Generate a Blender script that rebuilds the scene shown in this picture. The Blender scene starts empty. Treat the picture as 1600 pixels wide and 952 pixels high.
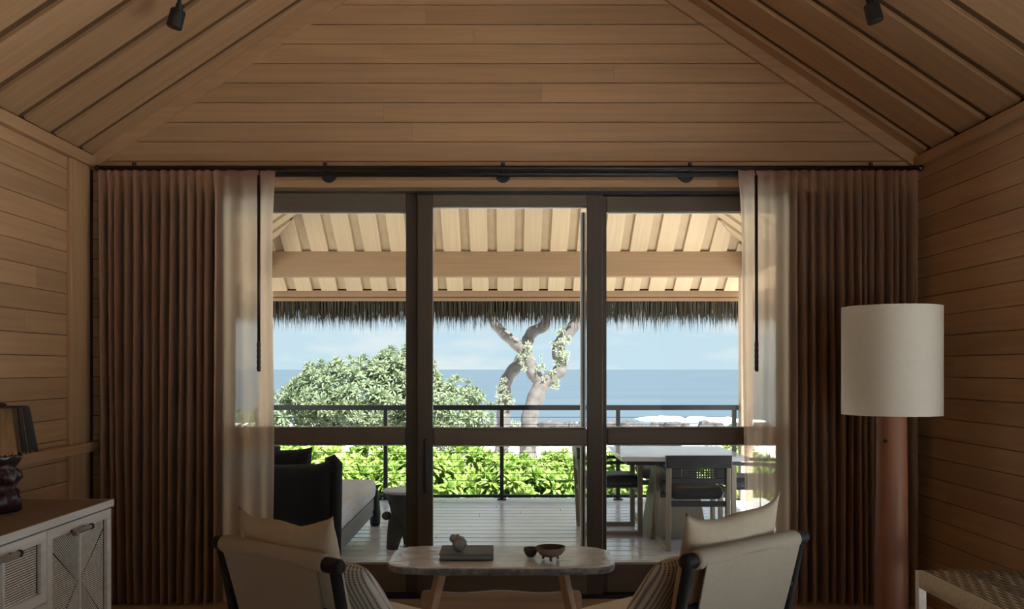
import bpy, math, random
from mathutils import Vector, Matrix
from mathutils import noise as mnoise

R = random.Random(7)
SC = bpy.context.scene
COL = SC.collection

# ------------------------------------------------------------------ camera
cam_d = bpy.data.cameras.new('camera')
cam_d.sensor_width = 36.0
cam_d.lens = 31.5
cam_d.shift_x = 10 / 1600
cam_d.shift_y = 101 / 1600
cam_d.clip_end = 20000
cam = bpy.data.objects.new('camera', cam_d)
COL.objects.link(cam)
cam.location = (0, 0, 1.45)
cam.rotation_euler = (math.radians(90), 0, 0)
SC.camera = cam

# ------------------------------------------------------------------ exposure
vs = SC.view_settings
SC.display_settings.display_device = 'sRGB'
vs.view_transform = 'Standard'
vs.look = 'None'
vs.gamma = 1.0
vs.use_curve_mapping = False
vs.exposure = 1.8
SC.cycles.use_denoising = True
SC.cycles.max_bounces = 14
SC.cycles.diffuse_bounces = 8
SC.cycles.transparent_max_bounces = 16
SC.cycles.sample_clamp_indirect = 10

# ------------------------------------------------------------------ sky
SKY_STRENGTH = 0.305
world = bpy.data.worlds.new('sky')
SC.world = world
world.use_nodes = True
nt = world.node_tree
nt.nodes.clear()
w_out = nt.nodes.new('ShaderNodeOutputWorld')
w_bg = nt.nodes.new('ShaderNodeBackground')
w_tc = nt.nodes.new('ShaderNodeTexCoord')
w_sep = nt.nodes.new('ShaderNodeSeparateXYZ')
w_ramp = nt.nodes.new('ShaderNodeValToRGB')
nt.links.new(w_tc.outputs['Generated'], w_sep.inputs[0])
nt.links.new(w_sep.outputs['Z'], w_ramp.inputs[0])
er = w_ramp.color_ramp
er.elements[0].position = 0.0
er.elements[0].color = (0.58, 0.76, 0.86, 1)
er.elements[1].position = 1.0
er.elements[1].color = (0.40, 0.58, 0.85, 1)
e = er.elements.new(0.10); e.color = (0.58, 0.75, 0.88, 1)
w_map = nt.nodes.new('ShaderNodeMapping')
w_map.inputs['Scale'].default_value = (6, 6, 26)
w_map.inputs['Location'].default_value = (0.3, 1.2, 0.4)
w_n = nt.nodes.new('ShaderNodeTexNoise')
w_n.inputs['Scale'].default_value = 1.6
w_n.inputs['Detail'].default_value = 6
w_n.inputs['Roughness'].default_value = 0.55
nt.links.new(w_tc.outputs['Generated'], w_map.inputs[0])
nt.links.new(w_map.outputs[0], w_n.inputs['Vector'])
w_cr = nt.nodes.new('ShaderNodeValToRGB')
w_cr.color_ramp.elements[0].position = 0.47
w_cr.color_ramp.elements[0].color = (0, 0, 0, 1)
w_cr.color_ramp.elements[1].position = 0.66
w_cr.color_ramp.elements[1].color = (0.75, 0.75, 0.75, 1)
nt.links.new(w_n.outputs['Fac'], w_cr.inputs[0])
w_mix = nt.nodes.new('ShaderNodeMixRGB')
w_mix.inputs[2].default_value = (0.82, 0.88, 0.90, 1)
nt.links.new(w_cr.outputs[0], w_mix.inputs[0])
nt.links.new(w_ramp.outputs[0], w_mix.inputs[1])
nt.links.new(w_mix.outputs[0], w_bg.inputs[0])
w_bg.inputs[1].default_value = SKY_STRENGTH
nt.links.new(w_bg.outputs[0], w_out.inputs[0])

sun_d = bpy.data.lights.new('sun', 'SUN')
sun_d.energy = 7.0
sun_d.angle = math.radians(0.8)
sun_d.color = (1.0, 0.97, 0.93)
sun = bpy.data.objects.new('sun', sun_d)
COL.objects.link(sun)
sun.location = (-20, -20, 40)
sun.rotation_euler = Vector((-0.45, 0.70, -1.0)).to_track_quat('-Z', 'Y').to_euler()

# ------------------------------------------------------------------ materials
MATS = {}
def nodes_of(name):
    m = bpy.data.materials.new(name)
    m.use_nodes = True
    n = m.node_tree
    b = n.nodes['Principled BSDF']
    return m, n, b

def lk(n, a, b): n.links.new(a, b)

def mat(name, col, rough=0.6, metal=0.0, var=0.12, scale=8.0, stretch=(1, 1, 1), bump=0.0, bscale=40.0, spec=0.5, rand=0.0, col2=None, detail=4.0):
    """procedural material: noise between two tones, optional fine bump and per-object tone"""
    m, n, b = nodes_of(name)
    tc = n.nodes.new('ShaderNodeTexCoord')
    mp = n.nodes.new('ShaderNodeMapping')
    mp.inputs['Scale'].default_value = stretch
    lk(n, tc.outputs['Object'], mp.inputs[0])
    oi = n.nodes.new('ShaderNodeObjectInfo')
    ad = n.nodes.new('ShaderNodeVectorMath'); ad.operation = 'ADD'
    mu = n.nodes.new('ShaderNodeVectorMath'); mu.operation = 'SCALE'
    mu.inputs['Scale'].default_value = 37.0
    cx = n.nodes.new('ShaderNodeCombineXYZ')
    lk(n, oi.outputs['Random'], cx.inputs[0]); lk(n, oi.outputs['Random'], cx.inputs[1])
    lk(n, cx.outputs[0], mu.inputs[0])
    lk(n, mp.outputs[0], ad.inputs[0]); lk(n, mu.outputs[0], ad.inputs[1])
    ns = n.nodes.new('ShaderNodeTexNoise')
    ns.inputs['Scale'].default_value = scale
    ns.inputs['Detail'].default_value = detail
    lk(n, ad.outputs[0], ns.inputs['Vector'])
    rp = n.nodes.new('ShaderNodeValToRGB')
    c2 = col2 or tuple(min(1, c * (1 + var)) for c in col)
    c1 = tuple(c * (1 - var) for c in col)
    rp.color_ramp.elements[0].position = 0.3; rp.color_ramp.elements[0].color = (*c1, 1)
    rp.color_ramp.elements[1].position = 0.7; rp.color_ramp.elements[1].color = (*c2, 1)
    lk(n, ns.outputs['Fac'], rp.inputs[0])
    out = rp.outputs[0]
    if rand > 0:
        hs = n.nodes.new('ShaderNodeHueSaturation')
        mr = n.nodes.new('ShaderNodeMapRange')
        mr.inputs['To Min'].default_value = 1 - rand
        mr.inputs['To Max'].default_value = 1 + rand
        lk(n, oi.outputs['Random'], mr.inputs['Value'])
        lk(n, mr.outputs[0], hs.inputs['Value'])
        lk(n, out, hs.inputs['Color'])
        out = hs.outputs[0]
    lk(n, out, b.inputs['Base Color'])
    b.inputs['Roughness'].default_value = rough
    b.inputs['Metallic'].default_value = metal
    b.inputs['Specular IOR Level'].default_value = spec
    if bump > 0:
        bn = n.nodes.new('ShaderNodeTexNoise')
        bn.inputs['Scale'].default_value = bscale
        bn.inputs['Detail'].default_value = 5
        lk(n, ad.outputs[0], bn.inputs['Vector'])
        bp = n.nodes.new('ShaderNodeBump')
        bp.inputs['Strength'].default_value = bump
        bp.inputs['Distance'].default_value = 0.01
        lk(n, bn.outputs['Fac'], bp.inputs['Height'])
        lk(n, bp.outputs[0], b.inputs['Normal'])
    MATS[name] = m
    return m

GX = (1.2, 34, 34)     # grain along local x
GY = (34, 1.2, 34)
GZ = (34, 34, 1.2)
cedar = mat('cedar', (0.45, 0.275, 0.145), 0.55, var=0.11, scale=1.0, stretch=GX, rand=0.11, bump=0.05, bscale=3, detail=6)
cedar_x = mat('cedar_x', (0.45, 0.275, 0.145), 0.55, var=0.12, scale=1.0, stretch=GX, detail=6)
cedar_y = mat('cedar_y', (0.45, 0.275, 0.145), 0.55, var=0.12, scale=1.0, stretch=GY, detail=6)
cedar_z = mat('cedar_z', (0.45, 0.275, 0.145), 0.55, var=0.12, scale=1.0, stretch=GZ, detail=6)
door_wood_x = mat('door_wood_x', (0.125, 0.10, 0.07), 0.5, var=0.08, scale=1.0, stretch=GX, detail=6)
door_wood_z_shaded = mat('door_wood_z_shaded', (0.068, 0.052, 0.036), 0.5, var=0.08, scale=1.0, stretch=GZ, detail=6)  # same wood as the rails, backlit shade of the stiles put into the colour
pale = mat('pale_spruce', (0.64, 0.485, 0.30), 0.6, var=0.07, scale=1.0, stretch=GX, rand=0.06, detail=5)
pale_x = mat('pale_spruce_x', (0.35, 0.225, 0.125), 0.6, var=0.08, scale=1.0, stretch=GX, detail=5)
pale_back = mat('pale_spruce_back', (0.54, 0.405, 0.25), 0.7, var=0.06)
pale_z = mat('pale_spruce_z', (0.74, 0.56, 0.40), 0.6, var=0.08, scale=1.0, stretch=GZ, detail=5)
deck_m = mat('weathered_deck', (0.68, 0.71, 0.77), 0.20, var=0.10, scale=1.0, stretch=GX, rand=0.12)
deck_m.node_tree.nodes['Principled BSDF'].inputs['IOR'].default_value = 1.9
reveal_m = mat('reveal_dark', (0.13, 0.072, 0.032), 0.7, var=0.12)  # darker tone for the backing between the ceiling boards
deck_gap = mat('deck_gap', (0.02, 0.02, 0.022), 0.9, var=0.1)
gap_m = mat('joint_dark', (0.10, 0.06, 0.035), 0.8, var=0.1)
floor_m = mat('floor_oak', (0.52, 0.38, 0.235), 0.45, var=0.12, scale=1.0, stretch=GX, rand=0.1)
black_m = mat('black_metal', (0.012, 0.012, 0.014), 0.45, var=0.1)
blackwood = mat('ebonised_wood', (0.016, 0.015, 0.016), 0.62, var=0.2, scale=1.0, stretch=GZ, spec=0.2)
canvas = mat('cream_canvas', (0.34, 0.30, 0.24), 0.9, var=0.04, scale=60, bump=0.12, bscale=400)
linen = mat('cream_linen', (0.44, 0.375, 0.28), 0.9, var=0.04, scale=30, bump=0.12, bscale=300)
white_fab = mat('white_fabric', (0.80, 0.78, 0.74), 0.9, var=0.03, scale=30, bump=0.1, bscale=300)
grey_fab = mat('grey_outdoor_fabric', (0.56, 0.59, 0.66), 0.9, var=0.06, scale=12, bump=0.1, bscale=260)
black_fab = mat('black_outdoor_fabric', (0.010, 0.010, 0.012), 0.85, var=0.2, scale=14, bump=0.1, bscale=260)
slate_fab = mat('slate_fabric', (0.05, 0.06, 0.08), 0.85, var=0.2, scale=14)
frame_grey = mat('grey_weathered_wood', (0.19, 0.195, 0.21), 0.6, var=0.15, scale=1.0, stretch=GY)
stone = mat('slate_lit_top', (0.74, 0.78, 0.84), 0.26, var=0.20, scale=9, bump=0.45, bscale=16)  # reflected daylight on the slab's top put into a paler slate
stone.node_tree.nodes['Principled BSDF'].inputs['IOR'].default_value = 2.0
stone_edge = mat('slate_shaded_edge', (0.22, 0.235, 0.26), 0.5, var=0.5, scale=26, bump=1.0, bscale=30, detail=8)  # darker copy of the slate for the edge, which misses that reflection
leg_oak = mat('oak', (0.56, 0.36, 0.22), 0.5, var=0.14, scale=1.0, stretch=GZ, detail=6)
leg_oak_x = mat('oak_x', (0.56, 0.36, 0.22), 0.5, var=0.16, scale=1.0, stretch=(1.5, 20, 20), detail=6)
teak = mat('silvered_teak', (0.30, 0.255, 0.19), 0.6, var=0.12, scale=1.0, stretch=GZ)
teak_y = mat('silvered_teak_y', (0.34, 0.29, 0.23), 0.6, var=0.12, scale=1.0, stretch=GY)
leather = mat('dark_leather', (0.045, 0.048, 0.055), 0.5, var=0.2, scale=18, bump=0.1, bscale=120)
tabletop_m = mat('pale_tabletop', (0.90, 0.92, 0.95), 0.12, var=0.05, scale=4)
tabletop_m.node_tree.nodes['Principled BSDF'].inputs['IOR'].default_value = 2.0
cerused = mat('cerused_oak', (0.88, 0.89, 0.88), 0.25, var=0.10, scale=1.0, stretch=GY, bump=0.05, bscale=3)
cab_top_shaded = mat('cabinet_top_shaded', (0.24, 0.18, 0.13), 0.5, var=0.12, scale=1.0, stretch=GY)  # dim light and brown ceiling bounce put into the top's colour
reed_m = mat('silver_reed', (0.86, 0.86, 0.82), 0.35, var=0.12, scale=30)
reed_dark = mat('reed_backing', (0.03, 0.03, 0.03), 0.8, var=0.1)
horn = mat('horn', (0.30, 0.28, 0.26), 0.35, var=0.25, scale=20)
shade_m = mat('linen_shade', (0.90, 0.87, 0.77), 0.85, var=0.03, scale=40, bump=0.06, bscale=400)
_n = shade_m.node_tree; _t = _n.nodes.new('ShaderNodeBsdfTranslucent'); _t.inputs[0].default_value = (0.85, 0.80, 0.68, 1)
_x = _n.nodes.new('ShaderNodeMixShader'); _x.inputs[0].default_value = 0.4
lk(_n, _n.nodes['Principled BSDF'].outputs[0], _x.inputs[1]); lk(_n, _t.outputs[0], _x.inputs[2]); lk(_n, _x.outputs[0], _n.nodes['Material Output'].inputs[0])
redwood = mat('red_timber', (0.27, 0.11, 0.055), 0.5, var=0.2, scale=1.0, stretch=(14, 14, 0.9), detail=6)
ceramic = mat('aubergine_ceramic', (0.045, 0.022, 0.030), 0.22, var=0.3, scale=8)
raffia = mat('tan_raffia', (0.60, 0.42, 0.23), 0.8, var=0.2, scale=1.0, stretch=(90, 90, 1.5))
raffia_b = mat('black_raffia', (0.018, 0.018, 0.020), 0.7, var=0.4, scale=1.0, stretch=(90, 90, 2))
cord = mat('woven_cord', (0.74, 0.69, 0.58), 0.85, var=0.12, scale=60)
cord2 = mat('woven_seat', (0.30, 0.235, 0.15), 0.8, var=0.2, scale=50)
book_m = mat('grey_book_cloth', (0.10, 0.12, 0.125), 0.6, var=0.04, scale=60)
page_m = mat('book_pages', (0.24, 0.265, 0.27), 0.8, var=0.08, scale=1.0, stretch=(1, 1, 300))
coral = mat('pale_coral', (0.34, 0.32, 0.30), 0.9, var=0.12, scale=40, bump=0.4, bscale=120)
bowl_d = mat('dark_bowl', (0.065, 0.052, 0.045), 0.5, var=0.2, scale=20)
bowl_w = mat('wood_bowl', (0.19, 0.15, 0.12), 0.55, var=0.2, scale=20)
bowl_in = mat('bowl_inside', (0.055, 0.03, 0.022), 0.5, var=0.2, scale=20)
alu = mat('pale_aluminium', (0.72, 0.72, 0.70), 0.4, var=0.02)
stool_m = mat('carved_dark_stool', (0.062, 0.058, 0.052), 0.6, var=0.3, scale=7, bump=0.3, bscale=18)
stool_top = mat('stool_top', (0.46, 0.47, 0.48), 0.4, var=0.06, scale=10)
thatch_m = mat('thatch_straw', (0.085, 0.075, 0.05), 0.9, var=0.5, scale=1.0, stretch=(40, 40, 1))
bark = mat('grey_bark', (0.09, 0.082, 0.075), 0.9, var=0.35, scale=5, bump=0.6, bscale=9)
sand = mat('white_sand', (0.80, 0.785, 0.76), 0.9, var=0.05, scale=0.5, bump=0.2, bscale=3)
rock_m = mat('lava_rock', (0.055, 0.053, 0.055), 0.9, var=0.3, scale=3, bump=0.6, bscale=6)
foam_m = mat('sea_foam', (0.92, 0.94, 0.95), 0.9, var=0.03, scale=3)
plaster = mat('outer_wall_boards', (0.40, 0.27, 0.17), 0.7, var=0.1)

def leaf_mat(name, c, c2, trans=0.35):
    m, n, b = nodes_of(name)
    oi = n.nodes.new('ShaderNodeObjectInfo')
    tc = n.nodes.new('ShaderNodeTexCoord')
    ns = n.nodes.new('ShaderNodeTexNoise'); ns.inputs['Scale'].default_value = 9
    lk(n, tc.outputs['Object'], ns.inputs['Vector'])
    av = n.nodes.new('ShaderNodeMath'); av.operation = 'ADD'
    lk(n, oi.outputs['Random'], av.inputs[0]); lk(n, ns.outputs['Fac'], av.inputs[1])
    hf = n.nodes.new('ShaderNodeMath'); hf.operation = 'MULTIPLY'; hf.inputs[1].default_value = 0.5
    lk(n, av.outputs[0], hf.inputs[0])
    rp = n.nodes.new('ShaderNodeValToRGB')
    rp.color_ramp.elements[0].position = 0.2; rp.color_ramp.elements[0].color = (*c, 1)
    rp.color_ramp.elements[1].position = 0.8; rp.color_ramp.elements[1].color = (*c2, 1)
    lk(n, hf.outputs[0], rp.inputs[0])
    lk(n, rp.outputs[0], b.inputs['Base Color'])
    b.inputs['Roughness'].default_value = 0.5
    t = n.nodes.new('ShaderNodeBsdfTranslucent')
    lk(n, rp.outputs[0], t.inputs['Color'])
    mx = n.nodes.new('ShaderNodeMixShader'); mx.inputs[0].default_value = trans
    lk(n, b.outputs[0], mx.inputs[1]); lk(n, t.outputs[0], mx.inputs[2])
    lk(n, mx.outputs[0], n.nodes['Material Output'].inputs[0])
    return m
leaf_grey = leaf_mat('grey_green_leaf', (0.12, 0.17, 0.085), (0.24, 0.29, 0.175))
leaf_lime = leaf_mat('lime_leaf', (0.15, 0.27, 0.04), (0.31, 0.42, 0.10))
leaf_pale = leaf_mat('pale_leaf', (0.20, 0.24, 0.16), (0.33, 0.37, 0.26))

def glass_mat():
    m, n, b = nodes_of('window_glass')
    n.nodes.remove(b)
    tr = n.nodes.new('ShaderNodeBsdfTransparent'); tr.inputs[0].default_value = (0.97, 0.98, 0.975, 1)
    gl = n.nodes.new('ShaderNodeBsdfGlossy'); gl.inputs['Roughness'].default_value = 0.0
    fr = n.nodes.new('ShaderNodeFresnel'); fr.inputs['IOR'].default_value = 1.14
    mx = n.nodes.new('ShaderNodeMixShader')
    lk(n, fr.outputs[0], mx.inputs[0]); lk(n, tr.outputs[0], mx.inputs[1]); lk(n, gl.outputs[0], mx.inputs[2])
    lk(n, mx.outputs[0], n.nodes['Material Output'].inputs[0])
    return m
glass = glass_mat()

def curtain_mat():
    m, n, b = nodes_of('sheer_rust_linen')
    n.nodes.remove(b)
    tc = n.nodes.new('ShaderNodeTexCoord')
    mp = n.nodes.new('ShaderNodeMapping'); mp.inputs['Scale'].default_value = (220, 220, 260)
    ns = n.nodes.new('ShaderNodeTexNoise'); ns.inputs['Scale'].default_value = 1.0
    lk(n, tc.outputs['Object'], mp.inputs[0]); lk(n, mp.outputs[0], ns.inputs['Vector'])
    rp = n.nodes.new('ShaderNodeValToRGB')
    rp.color_ramp.elements[0].position = 0.3; rp.color_ramp.elements[0].color = (0.40, 0.25, 0.215, 1)
    rp.color_ramp.elements[1].position = 0.7; rp.color_ramp.elements[1].color = (0.47, 0.295, 0.255, 1)
    lk(n, ns.outputs['Fac'], rp.inputs[0])
    df = n.nodes.new('ShaderNodeBsdfDiffuse'); lk(n, rp.outputs[0], df.inputs[0])
    tl = n.nodes.new('ShaderNodeBsdfTranslucent'); tl.inputs[0].default_value = (0.97, 0.82, 0.66, 1)
    tr = n.nodes.new('ShaderNodeBsdfTransparent'); tr.inputs[0].default_value = (1, 0.95, 0.88, 1)
    m1 = n.nodes.new('ShaderNodeMixShader'); m1.inputs[0].default_value = 0.82
    lk(n, df.outputs[0], m1.inputs[1]); lk(n, tl.outputs[0], m1.inputs[2])
    m2 = n.nodes.new('ShaderNodeMixShader'); m2.inputs[0].default_value = 0.24
    lk(n, m1.outputs[0], m2.inputs[1]); lk(n, tr.outputs[0], m2.inputs[2])
    lk(n, m2.outputs[0], n.nodes['Material Output'].inputs[0])
    return m
curtain_m = curtain_mat()

def stripe_mat():
    m, n, b = nodes_of('striped_weave')
    tc = n.nodes.new('ShaderNodeTexCoord')
    sp = n.nodes.new('ShaderNodeSeparateXYZ'); lk(n, tc.outputs['Object'], sp.inputs[0])
    wv = n.nodes.new('ShaderNodeMath'); wv.operation = 'MULTIPLY'; wv.inputs[1].default_value = 290
    lk(n, sp.outputs['X'], wv.inputs[0])
    sn = n.nodes.new('ShaderNodeMath'); sn.operation = 'SINE'; lk(n, wv.outputs[0], sn.inputs[0])
    w2 = n.nodes.new('ShaderNodeMath'); w2.operation = 'MULTIPLY'; w2.inputs[1].default_value = 620
    lk(n, sp.outputs['Z'], w2.inputs[0])
    s2 = n.nodes.new('ShaderNodeMath'); s2.operation = 'SINE'; lk(n, w2.outputs[0], s2.inputs[0])
    md = n.nodes.new('ShaderNodeMath'); md.operation = 'MULTIPLY_ADD'; md.inputs[1].default_value = 0.45
    lk(n, s2.outputs[0], md.inputs[0]); lk(n, sn.outputs[0], md.inputs[2])
    rp = n.nodes.new('ShaderNodeValToRGB')
    rp.color_ramp.elements[0].position = 0.0; rp.color_ramp.elements[0].color = (0.62, 0.60, 0.55, 1)
    rp.color_ramp.elements[1].position = 0.9; rp.color_ramp.elements[1].color = (0.16, 0.15, 0.145, 1)
    lk(n, md.outputs[0], rp.inputs[0]); lk(n, rp.outputs[0], b.inputs['Base Color'])
    b.inputs['Roughness'].default_value = 0.95
    return m
stripe_m = stripe_mat()

def ocean_mat():
    m, n, b = nodes_of('ocean_water')
    b.inputs['Base Color'].default_value = (0.22, 0.42, 0.56, 1)
    b.inputs['Roughness'].default_value = 0.35
    b.inputs['Specular IOR Level'].default_value = 0.35
    tc = n.nodes.new('ShaderNodeTexCoord')
    mp = n.nodes.new('ShaderNodeMapping'); mp.inputs['Scale'].default_value = (0.02, 0.08, 1)
    lk(n, tc.outputs['Object'], mp.inputs[0])
    ns = n.nodes.new('ShaderNodeTexNoise'); ns.inputs['Scale'].default_value = 1.0; ns.inputs['Detail'].default_value = 8
    lk(n, mp.outputs[0], ns.inputs['Vector'])
    rp = n.nodes.new('ShaderNodeValToRGB')
    rp.color_ramp.elements[0].position = 0.3; rp.color_ramp.elements[0].color = (0.043, 0.070, 0.092, 1)
    rp.color_ramp.elements[1].position = 0.75; rp.color_ramp.elements[1].color = (0.056, 0.086, 0.108, 1)
    lk(n, ns.outputs['Fac'], rp.inputs[0]); lk(n, rp.outputs[0], b.inputs['Base Color'])
    return m
ocean_m = ocean_mat()

# ------------------------------------------------------------------ mesh helpers
class MB:
    def __init__(s):
        s.v = []; s.f = []
    def add(s, vs_, fs_):
        o = len(s.v)
        s.v += [tuple(p) for p in vs_]
        s.f += [tuple(i + o for i in f) for f in fs_]
        return s
    def box(s, x0, x1, y0, y1, z0, z1):
        return s.add([(x0, y0, z0), (x1, y0, z0), (x1, y1, z0), (x0, y1, z0), (x0, y0, z1), (x1, y0, z1), (x1, y1, z1), (x0, y1, z1)],
                     [(3, 2, 1, 0), (4, 5, 6, 7), (0, 1, 5, 4), (1, 2, 6, 5), (2, 3, 7, 6), (3, 0, 4, 7)])
    def bar(s, p0, p1, w, h, up=(0, 0, 1)):
        """square bar between two points"""
        p0 = Vector(p0); p1 = Vector(p1); d = (p1 - p0).normalized()
        u = Vector(up)
        if abs(d.dot(u)) > 0.98: u = Vector((0, 1, 0))
        a = d.cross(u).normalized(); b = a.cross(d).normalized()
        vs_ = []
        for p in (p0, p1):
            for i, j in ((-1, -1), (1, -1), (1, 1), (-1, 1)):
                vs_.append(p + a * (i * w / 2) + b * (j * h / 2))
        return s.add(vs_, [(3, 2, 1, 0), (4, 5, 6, 7), (0, 1, 5, 4), (1, 2, 6, 5), (2, 3, 7, 6), (3, 0, 4, 7)])
    def tube(s, pts, rad, n=12, caps=True):
        pts = [Vector(p) for p in pts]
        if not hasattr(rad, '__len__'): rad = [rad] * len(pts)
        vs_ = []; fs_ = []
        prev = None
        for i, p in enumerate(pts):
            d = (pts[min(i + 1, len(pts) - 1)] - pts[max(i - 1, 0)])
            d = d.normalized() if d.length > 1e-9 else Vector((0, 0, 1))
            if prev is None:
                a = d.cross(Vector((0, 0, 1)))
                if a.length < 1e-3: a = d.cross(Vector((0, 1, 0)))
            else:
                a = prev - d * prev.dot(d)
            a.normalize(); prev = a
            b = d.cross(a)
            for k in range(n):
                t = 2 * math.pi * k / n
                vs_.append(p + (a * math.cos(t) + b * math.sin(t)) * rad[i])
        for i in range(len(pts) - 1):
            for k in range(n):
                fs_.append((i * n + k, i * n + (k + 1) % n, (i + 1) * n + (k + 1) % n, (i + 1) * n + k))
        if caps:
            fs_.append(tuple(range(n))[::-1])
            fs_.append(tuple((len(pts) - 1) * n + k for k in range(n)))
        return s.add(vs_, fs_)
    def lathe(s, prof, n=32, c=(0, 0, 0), fn=None, caps=True):
        vs_ = []; fs_ = []
        for i, (r, z) in enumerate(prof):
            for k in range(n):
                t = 2 * math.pi * k / n
                rr = r if fn is None else fn(r, z, t)
                vs_.append((c[0] + rr * math.cos(t), c[1] + rr * math.sin(t), c[2] + z))
        for i in range(len(prof) - 1):
            for k in range(n):
                fs_.append((i * n + k, i * n + (k + 1) % n, (i + 1) * n + (k + 1) % n, (i + 1) * n + k))
        if caps:
            fs_.append(tuple(range(n))[::-1]); fs_.append(tuple((len(prof) - 1) * n + k for k in range(n)))
        return s.add(vs_, fs_)
    def ball(s, c, r, n=14, m=9, fn=None):
        rx, ry, rz = r if hasattr(r, '__len__') else (r, r, r)
        vs_ = []; fs_ = []
        for i in range(m + 1):
            ph = math.pi * i / m - math.pi / 2
            for k in range(n):
                t = 2 * math.pi * k / n
                q = Vector((math.cos(ph) * math.cos(t), math.cos(ph) * math.sin(t), math.sin(ph)))
                g = 1 if fn is None else fn(q)
                vs_.append((c[0] + q.x * rx * g, c[1] + q.y * ry * g, c[2] + q.z * rz * g))
        for i in range(m):
            for k in range(n):
                fs_.append((i * n + k, i * n + (k + 1) % n, (i + 1) * n + (k + 1) % n, (i + 1) * n + k))
        return s.add(vs_, fs_)
    def prism(s, poly, axis, a, b):
        """poly 2d extruded along axis from a to b"""
        def P(p, t):
            if axis == 'x': return (t, p[0], p[1])
            if axis == 'y': return (p[0], t, p[1])
            return (p[0], p[1], t)
        n = len(poly)
        vs_ = [P(p, a) for p in poly] + [P(p, b) for p in poly]
        fs_ = [tuple(range(n))[::-1], tuple(range(n, 2 * n))]
        for i in range(n): fs_.append((i, (i + 1) % n, n + (i + 1) % n, n + i))
        return s.add(vs_, fs_)
    def grid(s, nu, nv, fn, closed=False):
        vs_ = [fn(i / (nu - 1), j / (nv - 1)) for j in range(nv) for i in range(nu)]
        fs_ = [(j * nu + i, j * nu + i + 1, (j + 1) * nu + i + 1, (j + 1) * nu + i) for j in range(nv - 1) for i in range(nu - 1)]
        return s.add(vs_, fs_)
    def mesh(s, name):
        me = bpy.data.meshes.new(name)
        me.from_pydata(s.v, [], s.f)
        me.validate()
        return me
    def build(s, name, m, parent=None, loc=None, smooth=False, bevel=0.0, fix=True):
        me = s.mesh(name)
        if loc is not None:
            me.transform(Matrix.Translation(-Vector(loc)))
        if fix:
            import bmesh
            bm = bmesh.new(); bm.from_mesh(me)
            bmesh.ops.remove_doubles(bm, verts=bm.verts, dist=1e-6)
            bmesh.ops.recalc_face_normals(bm, faces=bm.faces)
            bm.to_mesh(me); bm.free()
        me.materials.append(m)
        if smooth:
            for p in me.polygons: p.use_smooth = True
        o = bpy.data.objects.new(name, me)
        COL.objects.link(o)
        if loc is not None: o.location = loc
        if parent is not None: o.parent = parent
        if bevel > 0:
            b = o.modifiers.new('bevel', 'BEVEL'); b.width = bevel; b.segments = 2; b.limit_method = 'ANGLE'
            b.harden_normals = False
            for p in me.polygons: p.use_smooth = False
        return o

def tag(o, label=None, cat=None, group=None, kind=None):
    if label: o['label'] = label
    if cat: o['category'] = cat
    if group: o['group'] = group
    if kind: o['kind'] = kind
    return o

def thing(name, label, cat, loc=(0, 0, 0), rz=0.0, group=None, kind=None):
    o = bpy.data.objects.new(name, None)
    o.empty_display_size = 0.1
    COL.objects.link(o)
    o.location = loc; o.rotation_euler = (0, 0, rz)
    return tag(o, label, cat, group, kind)

def B(name, m, parent, x0, x1, y0, y1, z0, z1, bevel=0.004):
    c = ((x0 + x1) / 2, (y0 + y1) / 2, z0)
    return MB().box(x0, x1, y0, y1, z0, z1).build(name, m, parent, c, bevel=bevel)

PLANKS = {}
def plank(parent, p, u, n, L, W, T, m, c=0.004, s0=0.0, s1=0.0, name='plank'):
    """board lying on a surface: centre p, length along u, facing n; the ends may be cut on the slant"""
    key = (round(L, 4), round(W, 4), round(T, 4), round(s0, 3), round(s1, 3), c, m.name)
    me = PLANKS.get(key)
    if me is None:
        cs = [(-W / 2, 0), (-W / 2, T - c), (-W / 2 + c, T), (W / 2 - c, T), (W / 2, T - c), (W / 2, 0)]
        v = [(-L / 2 + s0 * w, w, h) for w, h in cs] + [(L / 2 + s1 * w, w, h) for w, h in cs]
        k = len(cs)
        f = [tuple(range(k))[::-1], tuple(range(k, 2 * k))]
        f += [(i, (i + 1) % k, k + (i + 1) % k, k + i) for i in range(k)]
        f = [tuple(reversed(q)) for q in f]
        me = bpy.data.meshes.new(name)
        me.from_pydata(v, [], f)
        me.materials.append(m)
        PLANKS[key] = me
    o = bpy.data.objects.new(name, me)
    COL.objects.link(o)
    u = Vector(u).normalized(); n = Vector(n).normalized(); w = n.cross(u)
    M = Matrix((u, w, n)).transposed().to_4x4()
    M.translation = Vector(p)
    o.parent = parent
    o.matrix_basis = M
    return o

def struct(o, label, cat):
    return tag(o, label, cat, kind='structure')

# ------------------------------------------------------------------ room shell
HW = 2.60          # half width of the room
YW = 5.645         # inner face of the window wall
YB = -2.2          # back wall
PITCH = 0.67
EAVE = 2.79
ROW = 0.1234

fl = struct(MB().box(-2.75, 2.75, YB - 0.15, 5.86, -0.20, -0.02).build('floor', gap_m), 'brown timber floor of the room below the coffee table', 'floor')
y = YB
while y < 5.60:
    W = min(0.18, 5.86 - y)
    plank(fl, (0, y + W / 2, -0.02), (1, 0, 0), (0, 0, 1), 5.2, W - 0.003, 0.02, floor_m, c=0.002)
    y += 0.18

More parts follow.
